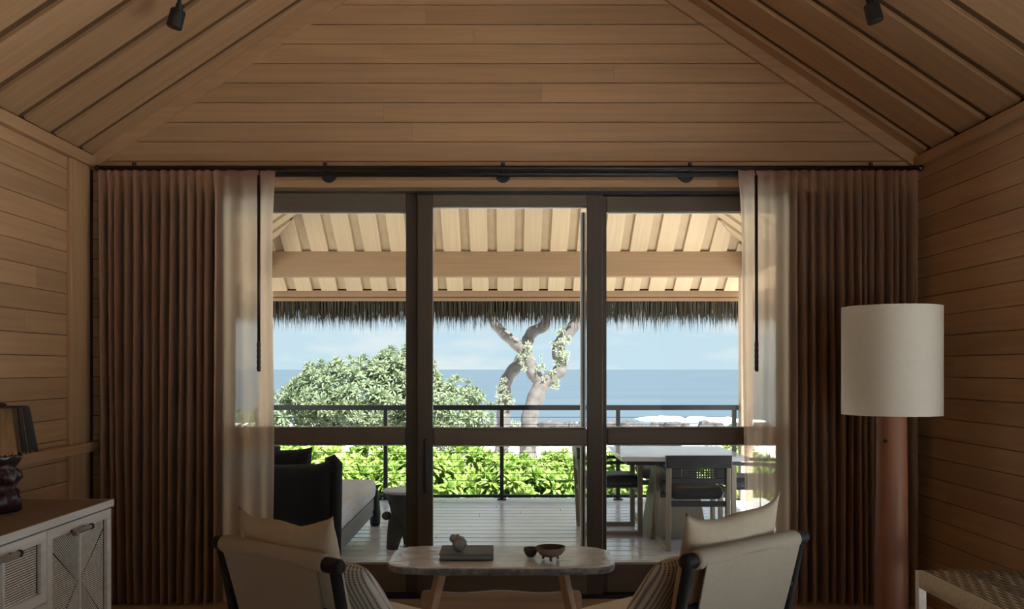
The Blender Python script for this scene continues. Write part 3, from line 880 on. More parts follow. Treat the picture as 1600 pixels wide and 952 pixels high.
def armchair(label, cx, cy, ang, half):
    t = thing('lounge_chair', label, 'chair', (cx, cy, 0), ang, 'lounge chairs at the coffee table')
    h = half
    # back posts lean: top at y 0, floor further forward
    for s in (-1, 1):
        MB().tube([(s * h, 0.155, 0.0), (s * h, 0.0, 0.745)], 0.022, 16).build('back_post', blackwood, t, smooth=True)
        MB().tube([(s * h, 0.70, 0.0), (s * h, 0.68, 0.37)], 0.021, 16).build('front_leg', blackwood, t, smooth=True)
        MB().tube([(s * h, 0.085, 0.335), (s * h, 0.69, 0.345)], 0.018, 14).build('seat_rail', blackwood, t, smooth=True)
    rl = MB()
    pts = [(-h - 0.039, 0, 0.740), (-h - 0.034, 0, 0.740), (-h - 0.022, 0, 0.740), (h + 0.022, 0, 0.740), (h + 0.034, 0, 0.740), (h + 0.039, 0, 0.740)]
    rl.tube(pts, [0.016, 0.024, 0.029, 0.029, 0.024, 0.016], 20)
    rl.build('top_rail', blackwood, t, smooth=True)
    MB().tube([(-h, 0.042, 0.545), (h, 0.042, 0.545)], 0.017, 14).build('cross_rail', blackwood, t, smooth=True)
    MB().tube([(-h, 0.69, 0.345), (h, 0.69, 0.345)], 0.017, 14).build('front_rail', blackwood, t, smooth=True)
    MB().tube([(-h, 0.085, 0.335), (h, 0.085, 0.335)], 0.017, 14).build('rear_rail', blackwood, t, smooth=True)
    # canvas sling: sleeve round the top rail, back panel hanging from it, seat panel
    c0, c1 = -h + 0.035, h - 0.055
    MB().tube([(c0 - 0.012, 0, 0.740), (c0 + 0.01, 0, 0.740), (c1, 0, 0.740), (c1 + 0.012, 0, 0.740)], [0.034, 0.0375, 0.0375, 0.034], 24).build('canvas_sleeve', canvas, t, smooth=True)
    bk = MB()
    def P(off):
        def f(a, b_):
            x = c0 + 0.025 + (c1 - c0 - 0.025) * a
            z = 0.735 - 0.40 * b_
            x += (0.5 - a) * 0.05 * b_
            yv = -0.038 + 0.10 * b_ + 0.012 * math.sin(math.pi * a) * b_ + 0.004 * math.sin(9 * a + 3 * b_)
            return (x, yv + off, z)
        return f
    bk.grid(24, 14, P(0)); bk.grid(24, 14, P(0.006))
    bk.build('canvas_back', canvas, t, smooth=True)
    B('canvas_seat', canvas, t, -h + 0.03, h - 0.03, 0.10, 0.67, 0.345, 0.357, 0.003)
    st = MB()
    n = 30
    def S(sg):
        def f(a, b_):
            u = a * 2 - 1; v = b_ * 2 - 1
            th = 0.032 * (max(0, 1 - abs(u) ** 8) * max(0, 1 - abs(v) ** 8)) ** 0.5
            return (u * (h - 0.035), 0.405 + v * 0.285, 0.390 + sg * th)
        return f
    st.grid(n, n, S(1)); st.grid(n, n, S(-1))
    st.build('seat_pad', white_fab, t, smooth=True)
    return t

def cushion(name, label, chair, W, H, T, x, y, z, tilt, m, k=0.07, lump=0.0, seed=1, ear=0.0, roll=0.0, group=None, yaw=0.0):
    o = pillow_mesh(W, H, T, k, 30, lump, seed, ear).build(name, m, None, smooth=True)
    M = chair.matrix_basis @ Matrix.Translation((x, y, z)) @ Matrix.Rotation(yaw, 4, 'Z') @ Matrix.Rotation(tilt, 4, 'X') @ Matrix.Rotation(roll, 4, 'Y')
    o.matrix_basis = M
    return tag(o, label, 'cushion', group)

chL = armchair('black framed canvas lounge chair nearer the cabinet', -0.890, 3.446, math.radians(-38.8), 0.350)
chR = armchair('black framed canvas lounge chair nearer the floor lamp', 0.961, 3.545, math.radians(39.8), 0.367)
for o_ in (chL, chR):
    o_.matrix_basis = Matrix.Translation(o_.location) @ Matrix.Rotation(o_.rotation_euler.z, 4, 'Z')
cushion('back_cushion', 'plain cream back cushion on the chair nearer the cabinet', chL, 0.60, 0.52, 0.15, -0.005, 0.115, 0.618, math.radians(13), linen, 0.09, 0.25, 3, 0.03, math.radians(-1.5), 'cream back cushions')
cushion('back_cushion', 'plain cream back cushion on the chair nearer the floor lamp', chR, 0.62, 0.53, 0.15, -0.005, 0.115, 0.632, math.radians(13), linen, 0.09, 0.25, 9, 0.035, math.radians(-2.5), 'cream back cushions')
cushion('striped_cushion', 'grey striped woven cushion on the chair nearer the cabinet', chL, 0.50, 0.34, 0.13, 0.02, 0.325, 0.545, math.radians(36), stripe_m, 0.04, 0.1, 4, 0, 0, 'striped cushions')
cushion('striped_cushion', 'grey striped woven cushion on the chair nearer the floor lamp', chR, 0.50, 0.34, 0.14, -0.03, 0.325, 0.545, math.radians(36), stripe_m, 0.04, 0.1, 6, 0, 0, 'striped cushions')

# ------------------------------------------------------------------ coffee table
ct = thing('coffee_table', 'coffee table with rough slate top on splayed oak legs', 'table', (-0.02, 4.555, 0))
N = 132
hx, hy = 0.566, 0.272
out = []
for k in range(N):
    a = 2 * math.pi * k / N
    c_, s_ = math.cos(a), math.sin(a)
    ex = 0.36
    x = hx * math.copysign(abs(c_) ** ex, c_); yv = hy * math.copysign(abs(s_) ** 0.42, s_)
    r = 1 + 0.014 * mnoise.noise(Vector((c_ * 5, s_ * 5, 1.3))) + 0.006 * mnoise.noise(Vector((c_ * 22, s_ * 22, 7)))
    out.append((x * r, yv * r))
m_ = MB()
rings = []
def zt(x, yv): return 0.5 + 0.0035 * mnoise.noise(Vector((x * 7, yv * 7, 2))) + 0.002 * mnoise.noise(Vector((x * 26, yv * 26, 4)))
layers = []
for f in (0.05, 0.25, 0.45, 0.62, 0.76, 0.87, 0.94, 0.975):
    layers.append([(x * f, yv * f, zt(x * f, yv * f)) for x, yv in out])
layers.append([(x * 0.992, yv * 0.992, zt(x, yv) - 0.005) for x, yv in out])
layers.append([(x * (1.0 + 0.004 * mnoise.noise(Vector((x * 30, yv * 30, 1)))), yv * (1.0 + 0.008 * mnoise.noise(Vector((x * 30, yv * 30, 2)))), 0.486 + 0.004 * mnoise.noise(Vector((x * 20, yv * 20, 9)))) for x, yv in out])
layers.append([(x * 0.997, yv * 0.995, 0.474 + 0.004 * mnoise.noise(Vector((x * 24, yv * 24, 5)))) for x, yv in out])
layers.append([(x * 0.980, yv * 0.97, 0.461 + 0.003 * mnoise.noise(Vector((x * 24, yv * 24, 8)))) for x, yv in out])
layers.append([(x * 0.5, yv * 0.5, 0.460) for x, yv in out])
def ring_mesh(ls, cap0, cap1):
    v_ = [p for l in ls for p in l]; f_ = []
    for i in range(len(ls) - 1):
        for k in range(N): f_.append((i * N + k, (i + 1) * N + k, (i + 1) * N + (k + 1) % N, i * N + (k + 1) % N))
    if cap0: f_.append(tuple(range(N)))
    if cap1: f_.append(tuple((len(ls) - 1) * N + k for k in range(N))[::-1])
    return MB().add(v_, f_)
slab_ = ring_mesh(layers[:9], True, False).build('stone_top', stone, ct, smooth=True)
tag(ring_mesh(layers[8:], False, True).build('broken_edge', stone_edge, ct, smooth=False), 'rough broken stone edge with shade in its colour')
for sx in (-1, 1):
    for sy in (-1, 1):
        MB().bar((sx * 0.400, sy * 0.20, 0.0), (sx * 0.300, sy * 0.105, 0.462), 0.040, 0.044).build('leg', leg_oak, ct, bevel=0.006)
pts = []
for k in range(41):
    u = k / 40; x = -0.410 + 0.815 * u
    zz = 0.318 + 0.006 * math.cos(u * 4 * math.pi) if 0.04 < u < 0.96 else 0.322
    pts.append((x, zz))
pts[0] = (-0.410, 0.300); pts.insert(1, (-0.404, 0.316)); pts[-1] = (0.405, 0.300); pts.insert(-1, (0.399, 0.316))
poly = pts + [(0.405, 0.135), (0.395, 0.12), (-0.400, 0.12), (-0.410, 0.135)]
MB().prism(poly, 'y', -0.018, 0.018).build('stretcher_board', leg_oak_x, ct, (0, 0, 0.12), bevel=0.004)

bk = thing('book', 'flat grey cloth book under the pale coral on the table', 'book', (-0.196, 4.548, 0.5035))
B('pages', page_m, bk, -0.129, 0.129, -0.114, 0.110, 0.004, 0.026, 0)
B('cover', book_m, bk, -0.134, 0.134, -0.119, 0.117, 0.026, 0.030, 0.001)
B('back_cover', black_m, bk, -0.134, 0.134, -0.119, 0.117, 0.0, 0.004, 0.001)
B('spine', book_m, bk, -0.134, 0.134, 0.112, 0.117, 0.004, 0.026, 0.001)

cr_ = thing('coral_ornament', 'small pale knobbly coral piece on the grey book', 'ornament', (-0.240, 4.525, 0.5335))
nf = lambda q: 1 + 0.13 * mnoise.noise(q * 2.2)
o_ = MB().ball((0.006, 0, 0.037), (0.036, 0.034, 0.037), 20, 14, nf)
o_.ball((-0.024, -0.004, 0.062), (0.019, 0.017, 0.021), 14, 10, nf); o_.ball((-0.002, 0.004, 0.071), (0.010, 0.010, 0.013), 12, 8, nf)
o_.ball((0.034, -0.006, 0.030), (0.013, 0.014, 0.014), 12, 8, nf)
o_.build('coral_body', coral, cr_, smooth=True, fix=False)

def bowl(name, label, loc, prof_o, prof_i, mo, mi, wob, feet=0):
    t = thing(name, label, 'bowl', loc)
    fn = lambda r, z, a: r * (1 + wob * math.sin(2 * a + 0.5) + wob * 0.5 * math.sin(3 * a))
    n = 40
    MB().lathe(prof_o, n, fn=fn, caps=False).build('outer_shell', mo, t, smooth=True)
    MB().lathe(prof_i, n, fn=fn, caps=False).build('inner_shell', mi, t, smooth=True)
    for k in range(feet):
        a = 0.5 + 2 * math.pi * k / feet
        MB().tube([(0.036 * math.cos(a), 0.036 * math.sin(a), 0.024), (0.044 * math.cos(a), 0.044 * math.sin(a), 0.0)], [0.010, 0.006], 10).build('foot', mo, t, smooth=True)
    return t
bowl('small_bowl', 'small round dark bowl beside the footed wooden bowl', (0.127, 4.515, 0.503), [(0.0, 0), (0.016, 0), (0.026, 0.012), (0.036, 0.032), (0.0365, 0.046)], [(0.0365, 0.046), (0.0335, 0.046), (0.030, 0.030), (0.018, 0.012), (0, 0.008)], bowl_d, bowl_d, 0.01)
bowl('footed_bowl', 'wide brown wooden bowl on three stub feet', (0.224, 4.455, 0.503), [(0.0, 0.016), (0.030, 0.016), (0.054, 0.026), (0.070, 0.046), (0.0745, 0.064)], [(0.0745, 0.064), (0.0695, 0.0645), (0.064, 0.050), (0.044, 0.030), (0, 0.024)], bowl_w, bowl_in, 0.02, 3)

# ------------------------------------------------------------------ ceiling spotlights
def spot(label, x, yv, z, tx):
    zc = EAVE + (HW - abs(x)) * PITCH
    t = thing('ceiling_spotlight', label, 'spotlight', (x, yv, zc), 0, 'black ceiling spotlights')
    d = Vector((tx, -0.02, -1)).normalized()
    top = Vector((0, 0, z + 0.045 - zc)) - Vector((d.x, d.y, 0)) * 0.03
    MB().tube([(top.x, top.y, 0.004), (top.x, top.y, top.z)], 0.010, 12).build('stem', black_m, t, smooth=True)
    MB().tube([(top.x, top.y, 0.025), (top.x, top.y, -0.016)], 0.035, 24).build('canopy', black_m, t)
    MB().tube([top + d * -0.014, top + d * 0.022], 0.019, 20).build('neck', black_m, t)
    MB().tube([top + d * 0.018, top + d * 0.024, top + d * 0.105, top + d * 0.108], [0.034, 0.037, 0.039, 0.036], 28).build('lamp_head', black_m, t)
spot('black ceiling spotlight hanging above the cabinet side', -1.646, 4.50, 3.225, -0.26)
spot('black ceiling spotlight hanging above the floor lamp side', 1.777, 4.35, 3.195, 0.26)

# ================================================================== LANAI
LS = 0.70
ln = math.sqrt(1 + LS * LS)
def lz_side(x): return 2.75 + LS * (2.65 - abs(x))
EX, EY = 3.22, 10.42
lc = MB()
def slab(plan, zf, t0, t1):
    n = len(plan)
    vs_ = [(p[0], p[1], zf(*p) + t0) for p in plan] + [(p[0], p[1], zf(*p) + t1) for p in plan]
    fs_ = [tuple(range(n)), tuple(range(n, 2 * n))[::-1]] + [(i, n + i, n + (i + 1) % n, (i + 1) % n) for i in range(n)]
    lc.add(vs_, fs_)
zs = lambda x, yv: lz_side(x)
zf = lambda x, yv: 2.75 + LS * (9.85 - yv)
H0, H1 = 0.031, 0.06
slab([(-EX, 5.85), (0, 5.85), (0, 7.2), (-EX, EY)], zs, H0, H1)
slab([(EX, 5.85), (EX, EY), (0, 7.2), (0, 5.85)], zs, H0, H1)
slab([(-EX, EY), (0, 7.2), (EX, EY)], zf, H0, H1)
lceil = struct(lc.build('ceiling_lanai', pale_back, fix=False), 'pale hipped board ceiling of the covered lanai', 'ceiling')
MOD = 0.292
for k in range(-10, 11):
    xb = k * MOD
    yt = 7.2 + abs(xb) + 0.02
    if yt > EY - 0.12: continue
    yc = (yt + EY) / 2
    s1 = 0 if k == 0 else (ln if xb > 0 else -ln)
    plank(lceil, (xb, yc, zf(0, yc) + H0), (0, -1, LS), (0, -LS, -1), (EY - yt) * ln, MOD - 0.105, 0.030, pale, c=0.002, s1=s1)
k = 0
yb = 6.05
while yb < EY - 0.1:
    xt = max(0.0, yb - 7.2 + 0.02) if yb > 7.25 else 0.0
    xc = (xt + EX) / 2
    if EX - xt > 0.12:
        for sg in (-1, 1):
            s1 = 0 if xt == 0 else (ln if sg < 0 else -ln)
            plank(lceil, (sg * xc, yb, lz_side(xc) + H0), (-sg, 0, LS), (-sg * LS, 0, -1), (EX - xt) * ln, MOD - 0.105, 0.030, pale, c=0.002, s1=s1)
    yb += MOD

def sbar(name, label, bld, m, cat='beam', bevel=0.006):
    return struct(bld.build(name, m, bevel=bevel), label, cat)
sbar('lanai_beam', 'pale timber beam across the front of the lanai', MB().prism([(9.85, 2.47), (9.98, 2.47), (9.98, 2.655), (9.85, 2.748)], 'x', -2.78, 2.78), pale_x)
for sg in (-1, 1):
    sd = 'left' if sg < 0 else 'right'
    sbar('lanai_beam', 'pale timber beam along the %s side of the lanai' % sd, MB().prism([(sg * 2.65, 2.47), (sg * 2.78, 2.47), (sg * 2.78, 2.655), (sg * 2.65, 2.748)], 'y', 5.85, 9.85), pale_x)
    sbar('lanai_post', 'square pale timber post at the %s corner of the deck' % sd, MB().box(sg * 2.655 - 0.065, sg * 2.655 + 0.065, 9.852, 9.978, 0.0, 2.47), pale_z, 'post')
for k, (a, b_) in enumerate(((2.290, 2.366), (2.242, 2.282))):
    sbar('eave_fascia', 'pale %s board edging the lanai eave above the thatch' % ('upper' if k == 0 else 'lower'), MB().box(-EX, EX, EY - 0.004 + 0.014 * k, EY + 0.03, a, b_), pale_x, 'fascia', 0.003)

# thatched roof over everything, straw fringe at the eaves
tr = MB()
def tslab(plan, zfun, t0, t1):
    n = len(plan)
    vs_ = [(p[0], p[1], zfun(*p) + t0) for p in plan] + [(p[0], p[1], zfun(*p) + t1) for p in plan]
    fs_ = [tuple(range(n)), tuple(range(n, 2 * n))[::-1]] + [(i, n + i, n + (i + 1) % n, (i + 1) % n) for i in range(n)]
    tr.add(vs_, fs_)
TX, TY = 3.42, 10.62
tslab([(-3.05, -3.6), (0, -3.6), (0, 5.85), (-3.05, 5.85)], zs, 0.07, 0.42)
tslab([(-TX, 5.85), (0, 5.85), (0, 7.2), (-TX, TY)], zs, 0.07, 0.42)
tslab([(3.5, -3.6), (3.5, 5.85), (0, 5.85), (0, -3.6)], zs, 0.07, 0.42)
tslab([(TX, 5.85), (TX, TY), (0, 7.2), (0, 5.85)], zs, 0.07, 0.42)
tslab([(-TX, TY), (0, 7.2), (TX, TY)], zf, 0.07, 0.42)
roof = struct(tr.build('thatched_roof', thatch_m, fix=False), 'dark thatched roof over the house and lanai', 'roof')
fr_ = MB(); rs = random.Random(21)
def straw(x, yv, zt_, zb_, w, dx, dy):
    h = w / 2
    fr_.add([(x - h, yv, zt_), (x + h, yv, zt_), (x, yv + w, zt_), (x - h * 0.7 + dx * .5, yv + dy * .5, (zt_ + zb_) / 2), (x + h * 0.7 + dx * .5, yv + dy * .5, (zt_ + zb_) / 2), (x + dx * .5, yv + w + dy * .5, (zt_ + zb_) / 2), (x + dx, yv + dy, zb_)],
            [(0, 1, 4, 3), (1, 2, 5, 4), (2, 0, 3, 5), (3, 4, 6), (4, 5, 6), (5, 3, 6)])
for layer in range(6):
    yv = 10.46 + layer * 0.045
    x = -TX
    while x < TX:
        x += rs.uniform(0.005, 0.013)
        base = 1.985 + 0.018 * math.sin(x * 5 + layer) + layer * 0.004
        zb_ = base + rs.uniform(-0.025, 0.05) - (rs.random() < 0.30) * rs.uniform(0.0, 0.13)
        straw(x, yv + rs.uniform(-0.02, 0.02), 2.42 - layer * 0.03, zb_, rs.uniform(0.008, 0.016), rs.uniform(-0.03, 0.03), rs.uniform(-0.02, 0.05))
for sg in (-1, 1):
    for layer in range(3):
        yv = 5.85
        while yv < TY:
            yv += rs.uniform(0.02, 0.04)
            straw(sg * (3.27 + layer * 0.05), yv, 2.42, 2.02 + rs.uniform(-0.06, 0.05), 0.03, sg * 0.02, 0)
tag(fr_.build('thatch_fringe', thatch_m, roof, fix=False), kind='stuff')

# deck
dk = struct(MB().box(-2.9, 2.9, 5.86, 10.05, -0.18, -0.030).build('deck', deck_gap), 'grey weathered plank deck of the lanai', 'deck')
y = 5.862; row = 0
while y < 10.03:
    W = 0.184
    cuts = [-2.9, R.uniform(-2.0, -0.6), R.uniform(0.1, 1.9), 2.9]
    if row % 3 == 1: cuts = [-2.9, R.uniform(-0.9, 0.9), 2.9]
    for a, b_ in zip(cuts[:-1], cuts[1:]):
        plank(dk, ((a + b_) / 2, y + W / 2, -0.030), (1, 0, 0), (0, 0, 1), b_ - a - 0.004, W - 0.018, 0.030, deck_m, c=0.004)
    y += W; row += 1

# railing
rg = thing('deck_railing', 'black metal railing with thin steel cables along the deck edge', 'railing', (-0.02, 9.96, 0))
RX0, RX1 = -2.605, 2.56
B('top_rail', black_m, rg, RX0 - 0.03, RX1 + 0.04, -0.035, 0.035, 0.995, 1.050, 0.004)
B('bottom_rail', black_m, rg, RX0, RX1, -0.018, 0.018, 0.025, 0.055, 0.003)
for k in range(5):
    x = RX0 + (RX1 - RX0) * k / 4
    p = B('post', black_m, rg, x - 0.022, x + 0.022, -0.025, 0.025, 0.0, 0.996, 0.003)
    B('base_plate', black_m, p, -0.05, 0.05, -0.05, 0.05, 0.0, 0.010, 0.002)
for k in range(11):
    z = 0.13 + k * 0.0785
    MB().tube([(RX0, 0, z), (RX1, 0, z)], 0.0028, 6).build('cable', black_m, rg, smooth=True)
for x in (RX0, RX1):
    MB().tube([(x + (0.03 if x > 0 else -0.03), 0, 0.797), (x + (0.075 if x > 0 else -0.075), 0, 0.797)], 0.012, 10).build('wall_bracket', black_m, rg)

# ------------------------------------------------------------------ daybed
db = thing('daybed', 'outdoor daybed with black padded back and grey mattress', 'daybed', (-1.78, 7.28, 0))
X0, X1 = -0.57, 0.57                         # local extents; far end at +y
Y0, Y1 = -0.96, 0.96
mt = MB()
def M_(sg):
    def f(a, b_):
        u = math.sin(math.pi * (a - 0.5)); v = math.sin(math.pi * (b_ - 0.5))
        th = 0.090 * (max(0, 1 - abs(u) ** 44) * max(0, 1 - abs(v) ** 70)) ** 0.3
        th += 0.004 * mnoise.noise(Vector((u * 3, v * 5, sg)))
        return (u * 0.585, 0.03 + v * 0.94, 0.350 + sg * max(th, 0))
    return f
mt.grid(44, 50, M_(1)); mt.grid(44, 50, M_(-1))
mt.build('mattress', grey_fab, db, smooth=True)
for s in (-1, 1):
    B('side_rail', frame_grey, db, s * 0.55 - 0.018, s * 0.55 + 0.018, Y0, Y1, 0.155, 0.255, 0.006)
    B('lower_rail', frame_grey, db, s * 0.545 - 0.016, s * 0.545 + 0.016, Y0, Y1, 0.100, 0.150, 0.006)
B('end_rail', frame_grey, db, X0, X1, Y1 - 0.04, Y1, 0.155, 0.255, 0.006)
for i in range(8):
    yy = Y0 + 0.12 + i * 0.24
    B('slat', frame_grey, db, X0 + 0.04, X1 - 0.04, yy - 0.04, yy + 0.04, 0.255, 0.275, 0.003)
for s in (-1, 1):
    MB().lathe([(0.038, 0), (0.046, 0.01), (0.052, 0.12), (0.044, 0.19), (0.040, 0.30), (0.036, 0.325), (0.015, 0.332)], 20, (s * 0.572, Y1 + 0.055, 0)).build('leg', black_m, db, smooth=True)
    MB().lathe([(0.038, 0), (0.046, 0.01), (0.052, 0.12), (0.044, 0.19), (0.04, 0.30)], 20, (s * 0.56, Y0 - 0.03, 0)).build('leg', black_m, db, smooth=True)
MB().tube([(0.58, Y1 + 0.055, 0.25), (0.635, Y1 + 0.055, 0.25)], 0.014, 12).build('leg_peg', black_m, db)
bp = MB()
def BP(sg):
    def f(a, b_):
        u = a * 2 - 1; v = b_ * 2 - 1
        th = 0.075 * (max(0, 1 - abs(u) ** 10) * max(0, 1 - abs(v) ** 9)) ** 0.5
        zt_ = 0.775 + 0.012 * u + 0.02 * math.exp(-((u - 0.93) / 0.09) ** 2)
        z = 0.12 + (zt_ - 0.12) * (v + 1) / 2
        return (u * 0.585, Y0 - 0.035 + sg * th, z)
    return f
bp.grid(40, 26, BP(-1)); bp.grid(40, 26, BP(1))
bp.build('back_pad', black_fab, db, smooth=True)
MB().tube([(0.575, Y0 - 0.03, 0.14), (0.580, Y0 - 0.03, 0.72), (0.578, Y0 - 0.03, 0.775), (0.56, Y0 - 0.03, 0.805), (0.52, Y0 - 0.03, 0.80)], [0.05, 0.055, 0.06, 0.05, 0.03], 16).build('edge_roll', black_fab, db, smooth=True)
def loose(name, label, W, H, T, M, m, **k):
    o = pillow_mesh(W, H, T, k.get('k', 0.06), 24, k.get('lump', 0.15), k.get('seed', 2)).build(name, m, None, smooth=True)
    o.matrix_basis = M
    return tag(o, label, 'cushion', 'daybed cushions')
loose('scatter_cushion', 'black scatter cushion poking above the daybed back', 0.60, 0.45, 0.14, Matrix.Translation((-1.68, 6.51, 0.657)) @ Matrix.Rotation(math.radians(12), 4, 'X') @ Matrix.Rotation(math.radians(-2.5), 4, 'Y'), black_fab, k=0.10)
loose('scatter_cushion', 'slate blue scatter cushion at the curtain end of daybed', 0.46, 0.46, 0.14, Matrix.Translation((-1.93, 6.70, 0.690)) @ Matrix.Rotation(math.radians(14), 4, 'X') @ Matrix.Rotation(math.radians(9), 4, 'Y'), slate_fab, seed=5)

# ------------------------------------------------------------------ carved stool
so = thing('side_stool', 'dark carved stump side stool beside the daybed', 'stool', (-0.800, 7.30, 0))
wob = lambda r, z, t: r * (1 + 0.035 * math.sin(3 * t + 6 * z) + 0.02 * math.sin(5 * t))
MB().lathe([(0.06, 0.10), (0.10, 0.12), (0.125, 0.20), (0.135, 0.27), (0.150, 0.34), (0.180, 0.43), (0.186, 0.450), (0.180, 0.458)], 36, fn=wob).build('body', stool_m, so, smooth=True)
MB().lathe([(0.192, 0.448), (0.198, 0.455), (0.198, 0.466), (0.190, 0.472), (0.0, 0.474)], 48).build('top', stool_top, so, smooth=False)
for a, r in ((math.radians(215), 0.075), (math.radians(335), 0.06), (math.radians(90), 0.075)):
    c_, s_ = math.cos(a), math.sin(a)
    MB().tube([(0.05 * c_, 0.05 * s_, 0.30), (0.09 * c_, 0.09 * s_, 0.20), (0.125 * c_, 0.125 * s_, 0.08), (0.140 * c_, 0.140 * s_, 0.0)], [0.08, 0.078, 0.058, 0.046], 18).build('leg', stool_m, so, smooth=True)
MB().ball((-0.160, -0.06, 0.265), (0.040, 0.036, 0.034), 16, 10, lambda q: 1 + 0.15 * mnoise.noise(q * 2)).build('branch_stub', stool_m, so, smooth=True)
for x, z in ((-0.085, 0.215), (-0.075, 0.155), (-0.03, 0.19), (-0.125, 0.375)):
    MB().ball((x, -math.sqrt(max(0.001, (0.135 if z < 0.3 else 0.168) ** 2 - x * x)) - 0.0, z), (0.012, 0.008, 0.014), 10, 6).build('knot', black_m, so, smooth=True)

# ------------------------------------------------------------------ outdoor dining set
dt = thing('dining_table', 'square outdoor dining table with pale top on a tapered block', 'table', (1.475, 7.88, 0))
B('table_top', tabletop_m, dt, -0.525, 0.525, -0.525, 0.525, 0.690, 0.730, 0.006)
MB().add([(-0.25, -0.24, 0), (0.25, -0.24, 0), (0.25, 0.24, 0), (-0.25, 0.24, 0), (-0.15, -0.16, 0.69), (0.15, -0.16, 0.69), (0.15, 0.16, 0.69), (-0.15, 0.16, 0.69)],
         [(3, 2, 1, 0), (4, 5, 6, 7), (0, 1, 5, 4), (1, 2, 6, 5), (2, 3, 7, 6), (3, 0, 4, 7)]).build('pedestal', teak, dt, bevel=0.012)
B('apron', leather, dt, -0.47, 0.47, -0.47, 0.47, 0.655, 0.692, 0.004)

def dining_chair():
    t = thing('dining_chair', '', 'chair', (0, 0, 0), 0, 'outdoor dining chairs')
    for s in (-1, 1):
        x = s * 0.235
        # closed side frame: runner, rear post, front post, arm
        MB().box(x - 0.019, x + 0.019, -0.27, 0.27, 0, 0.036).build('runner', teak_y, t, (x, 0, 0), bevel=0.004)
        MB().bar((x, -0.25, 0.030), (x, -0.285, 0.755), 0.036, 0.042).build('rear_post', teak, t, bevel=0.005)
        MB().bar((x, 0.25, 0.030), (x, 0.25, 0.640), 0.036, 0.042).build('front_post', teak, t, bevel=0.005)
        MB().bar((x, -0.275, 0.625), (x, 0.262, 0.640), 0.034, 0.030).build('arm', leather, t, bevel=0.008)
    B('front_stretcher', leather, t, -0.22, 0.22, 0.235, 0.265, 0.355, 0.40)
    B('rear_stretcher', leather, t, -0.22, 0.22, -0.275, -0.245, 0.355, 0.40)
    st = MB()
    def S(sg):
        def f(a, b_):
            u = a * 2 - 1; v = b_ * 2 - 1
            th = 0.058 * (max(0, 1 - abs(u) ** 12) * max(0, 1 - abs(v) ** 12)) ** 0.5
            return (u * 0.212, v * 0.262 + 0.005, 0.462 + sg * th - (0.010 * (1 - u * u) if sg > 0 else 0))
        return f
    st.grid(26, 26, S(1)); st.grid(26, 26, S(-1))
    seat = st.build('seat', leather, t, smooth=True)
    lace = MB()
    for k in range(9):
        yy = -0.16 + k * 0.04
        for s in (-1, 1):
            lace.box(s * 0.2135 - 0.002, s * 0.2135 + 0.002, yy - 0.012, yy + 0.012, 0.444, 0.450)
    tag(lace.build('lacing', canvas, seat, fix=False), kind='stuff')
    # leather back: bands at head and foot, woven field between
    def band(nm, x0, x1, z0, z1, th=0.022):
        m_ = MB()
        yy = lambda z: -0.25 - 0.035 * (z - 0.03) / 0.725
        m_.add([(x0, yy(z0) - th / 2, z0), (x1, yy(z0) - th / 2, z0), (x1, yy(z0) + th / 2, z0), (x0, yy(z0) + th / 2, z0),
                (x0, yy(z1) - th / 2, z1), (x1, yy(z1) - th / 2, z1), (x1, yy(z1) + th / 2, z1), (x0, yy(z1) + th / 2, z1)],
               [(3, 2, 1, 0), (4, 5, 6, 7), (0, 1, 5, 4), (1, 2, 6, 5), (2, 3, 7, 6), (3, 0, 4, 7)])
        return m_.build(nm, leather, t, bevel=0.007 if th > 0.01 else 0.001)
    back = band('back_head_band', -0.262, 0.262, 0.665, 0.765, 0.050)
    band('back_foot_band', -0.225, 0.225, 0.540, 0.585, 0.020)
    band('back_side_band', -0.225, -0.13, 0.585, 0.665, 0.020); band('back_side_band', 0.13, 0.225, 0.585, 0.665, 0.020)
    ws = MB()
    for k in range(13):
        x = -0.120 + k * 0.020
        ws.box(x - 0.005, x + 0.005, -0.285, -0.278, 0.58, 0.67)
    for k in range(4):
        z = 0.600 + k * 0.019
        ws.box(-0.132, 0.132, -0.2865, -0.2765, z - 0.0045, z + 0.0045)
    tag(ws.build('woven_straps', leather, t, fix=False), kind='stuff')
    return t
def copy_tree(o, parent=None):
    c = o.copy(); COL.objects.link(c)
    if parent is not None: c.parent = parent
    for ch_ in list(o.children): copy_tree(ch_, c)
    return c
proto = dining_chair()
spots = [((0.925, 8.06, 0), -90, 'dark leather dining chair seen side on at the table end'),
         ((1.53, 7.385, 0), 0, 'dark leather dining chair with its back to the glass doors'),
         ((1.50, 8.72, 0), 180, 'dark leather dining chair across the table by the railing'),
         ((2.20, 7.90, 0), 90, 'dark leather dining chair partly hidden by the curtain')]
chairs = [proto] + [copy_tree(proto) for _ in spots[1:]]
for c_, (l, a, lab) in zip(chairs, spots):
    c_.location = l; c_.rotation_euler = (0, 0, math.radians(a)); c_['label'] = lab

lf = MB().grid(6, 9, lambda a, b_: ((a - 0.5) * 0.05 * math.sin(math.pi * (0.06 + 0.9 * b_)), (b_ - 0.5) * 0.11, 0.004 + 0.018 * (a - 0.5) ** 2 * 4 + 0.010 * math.sin(3 * b_)))
lfo = lf.build('fallen_leaf', mat('dry_leaf', (0.06, 0.055, 0.05), 0.7), None, smooth=True)
lfo.location = (2.09, 8.30, 0.0005); lfo.rotation_euler = (0, 0, 1.9)
s_ = lfo.modifiers.new('thickness', 'SOLIDIFY'); s_.thickness = 0.002
tag(lfo, 'single dark fallen leaf lying on the deck near the curtain', 'leaf')

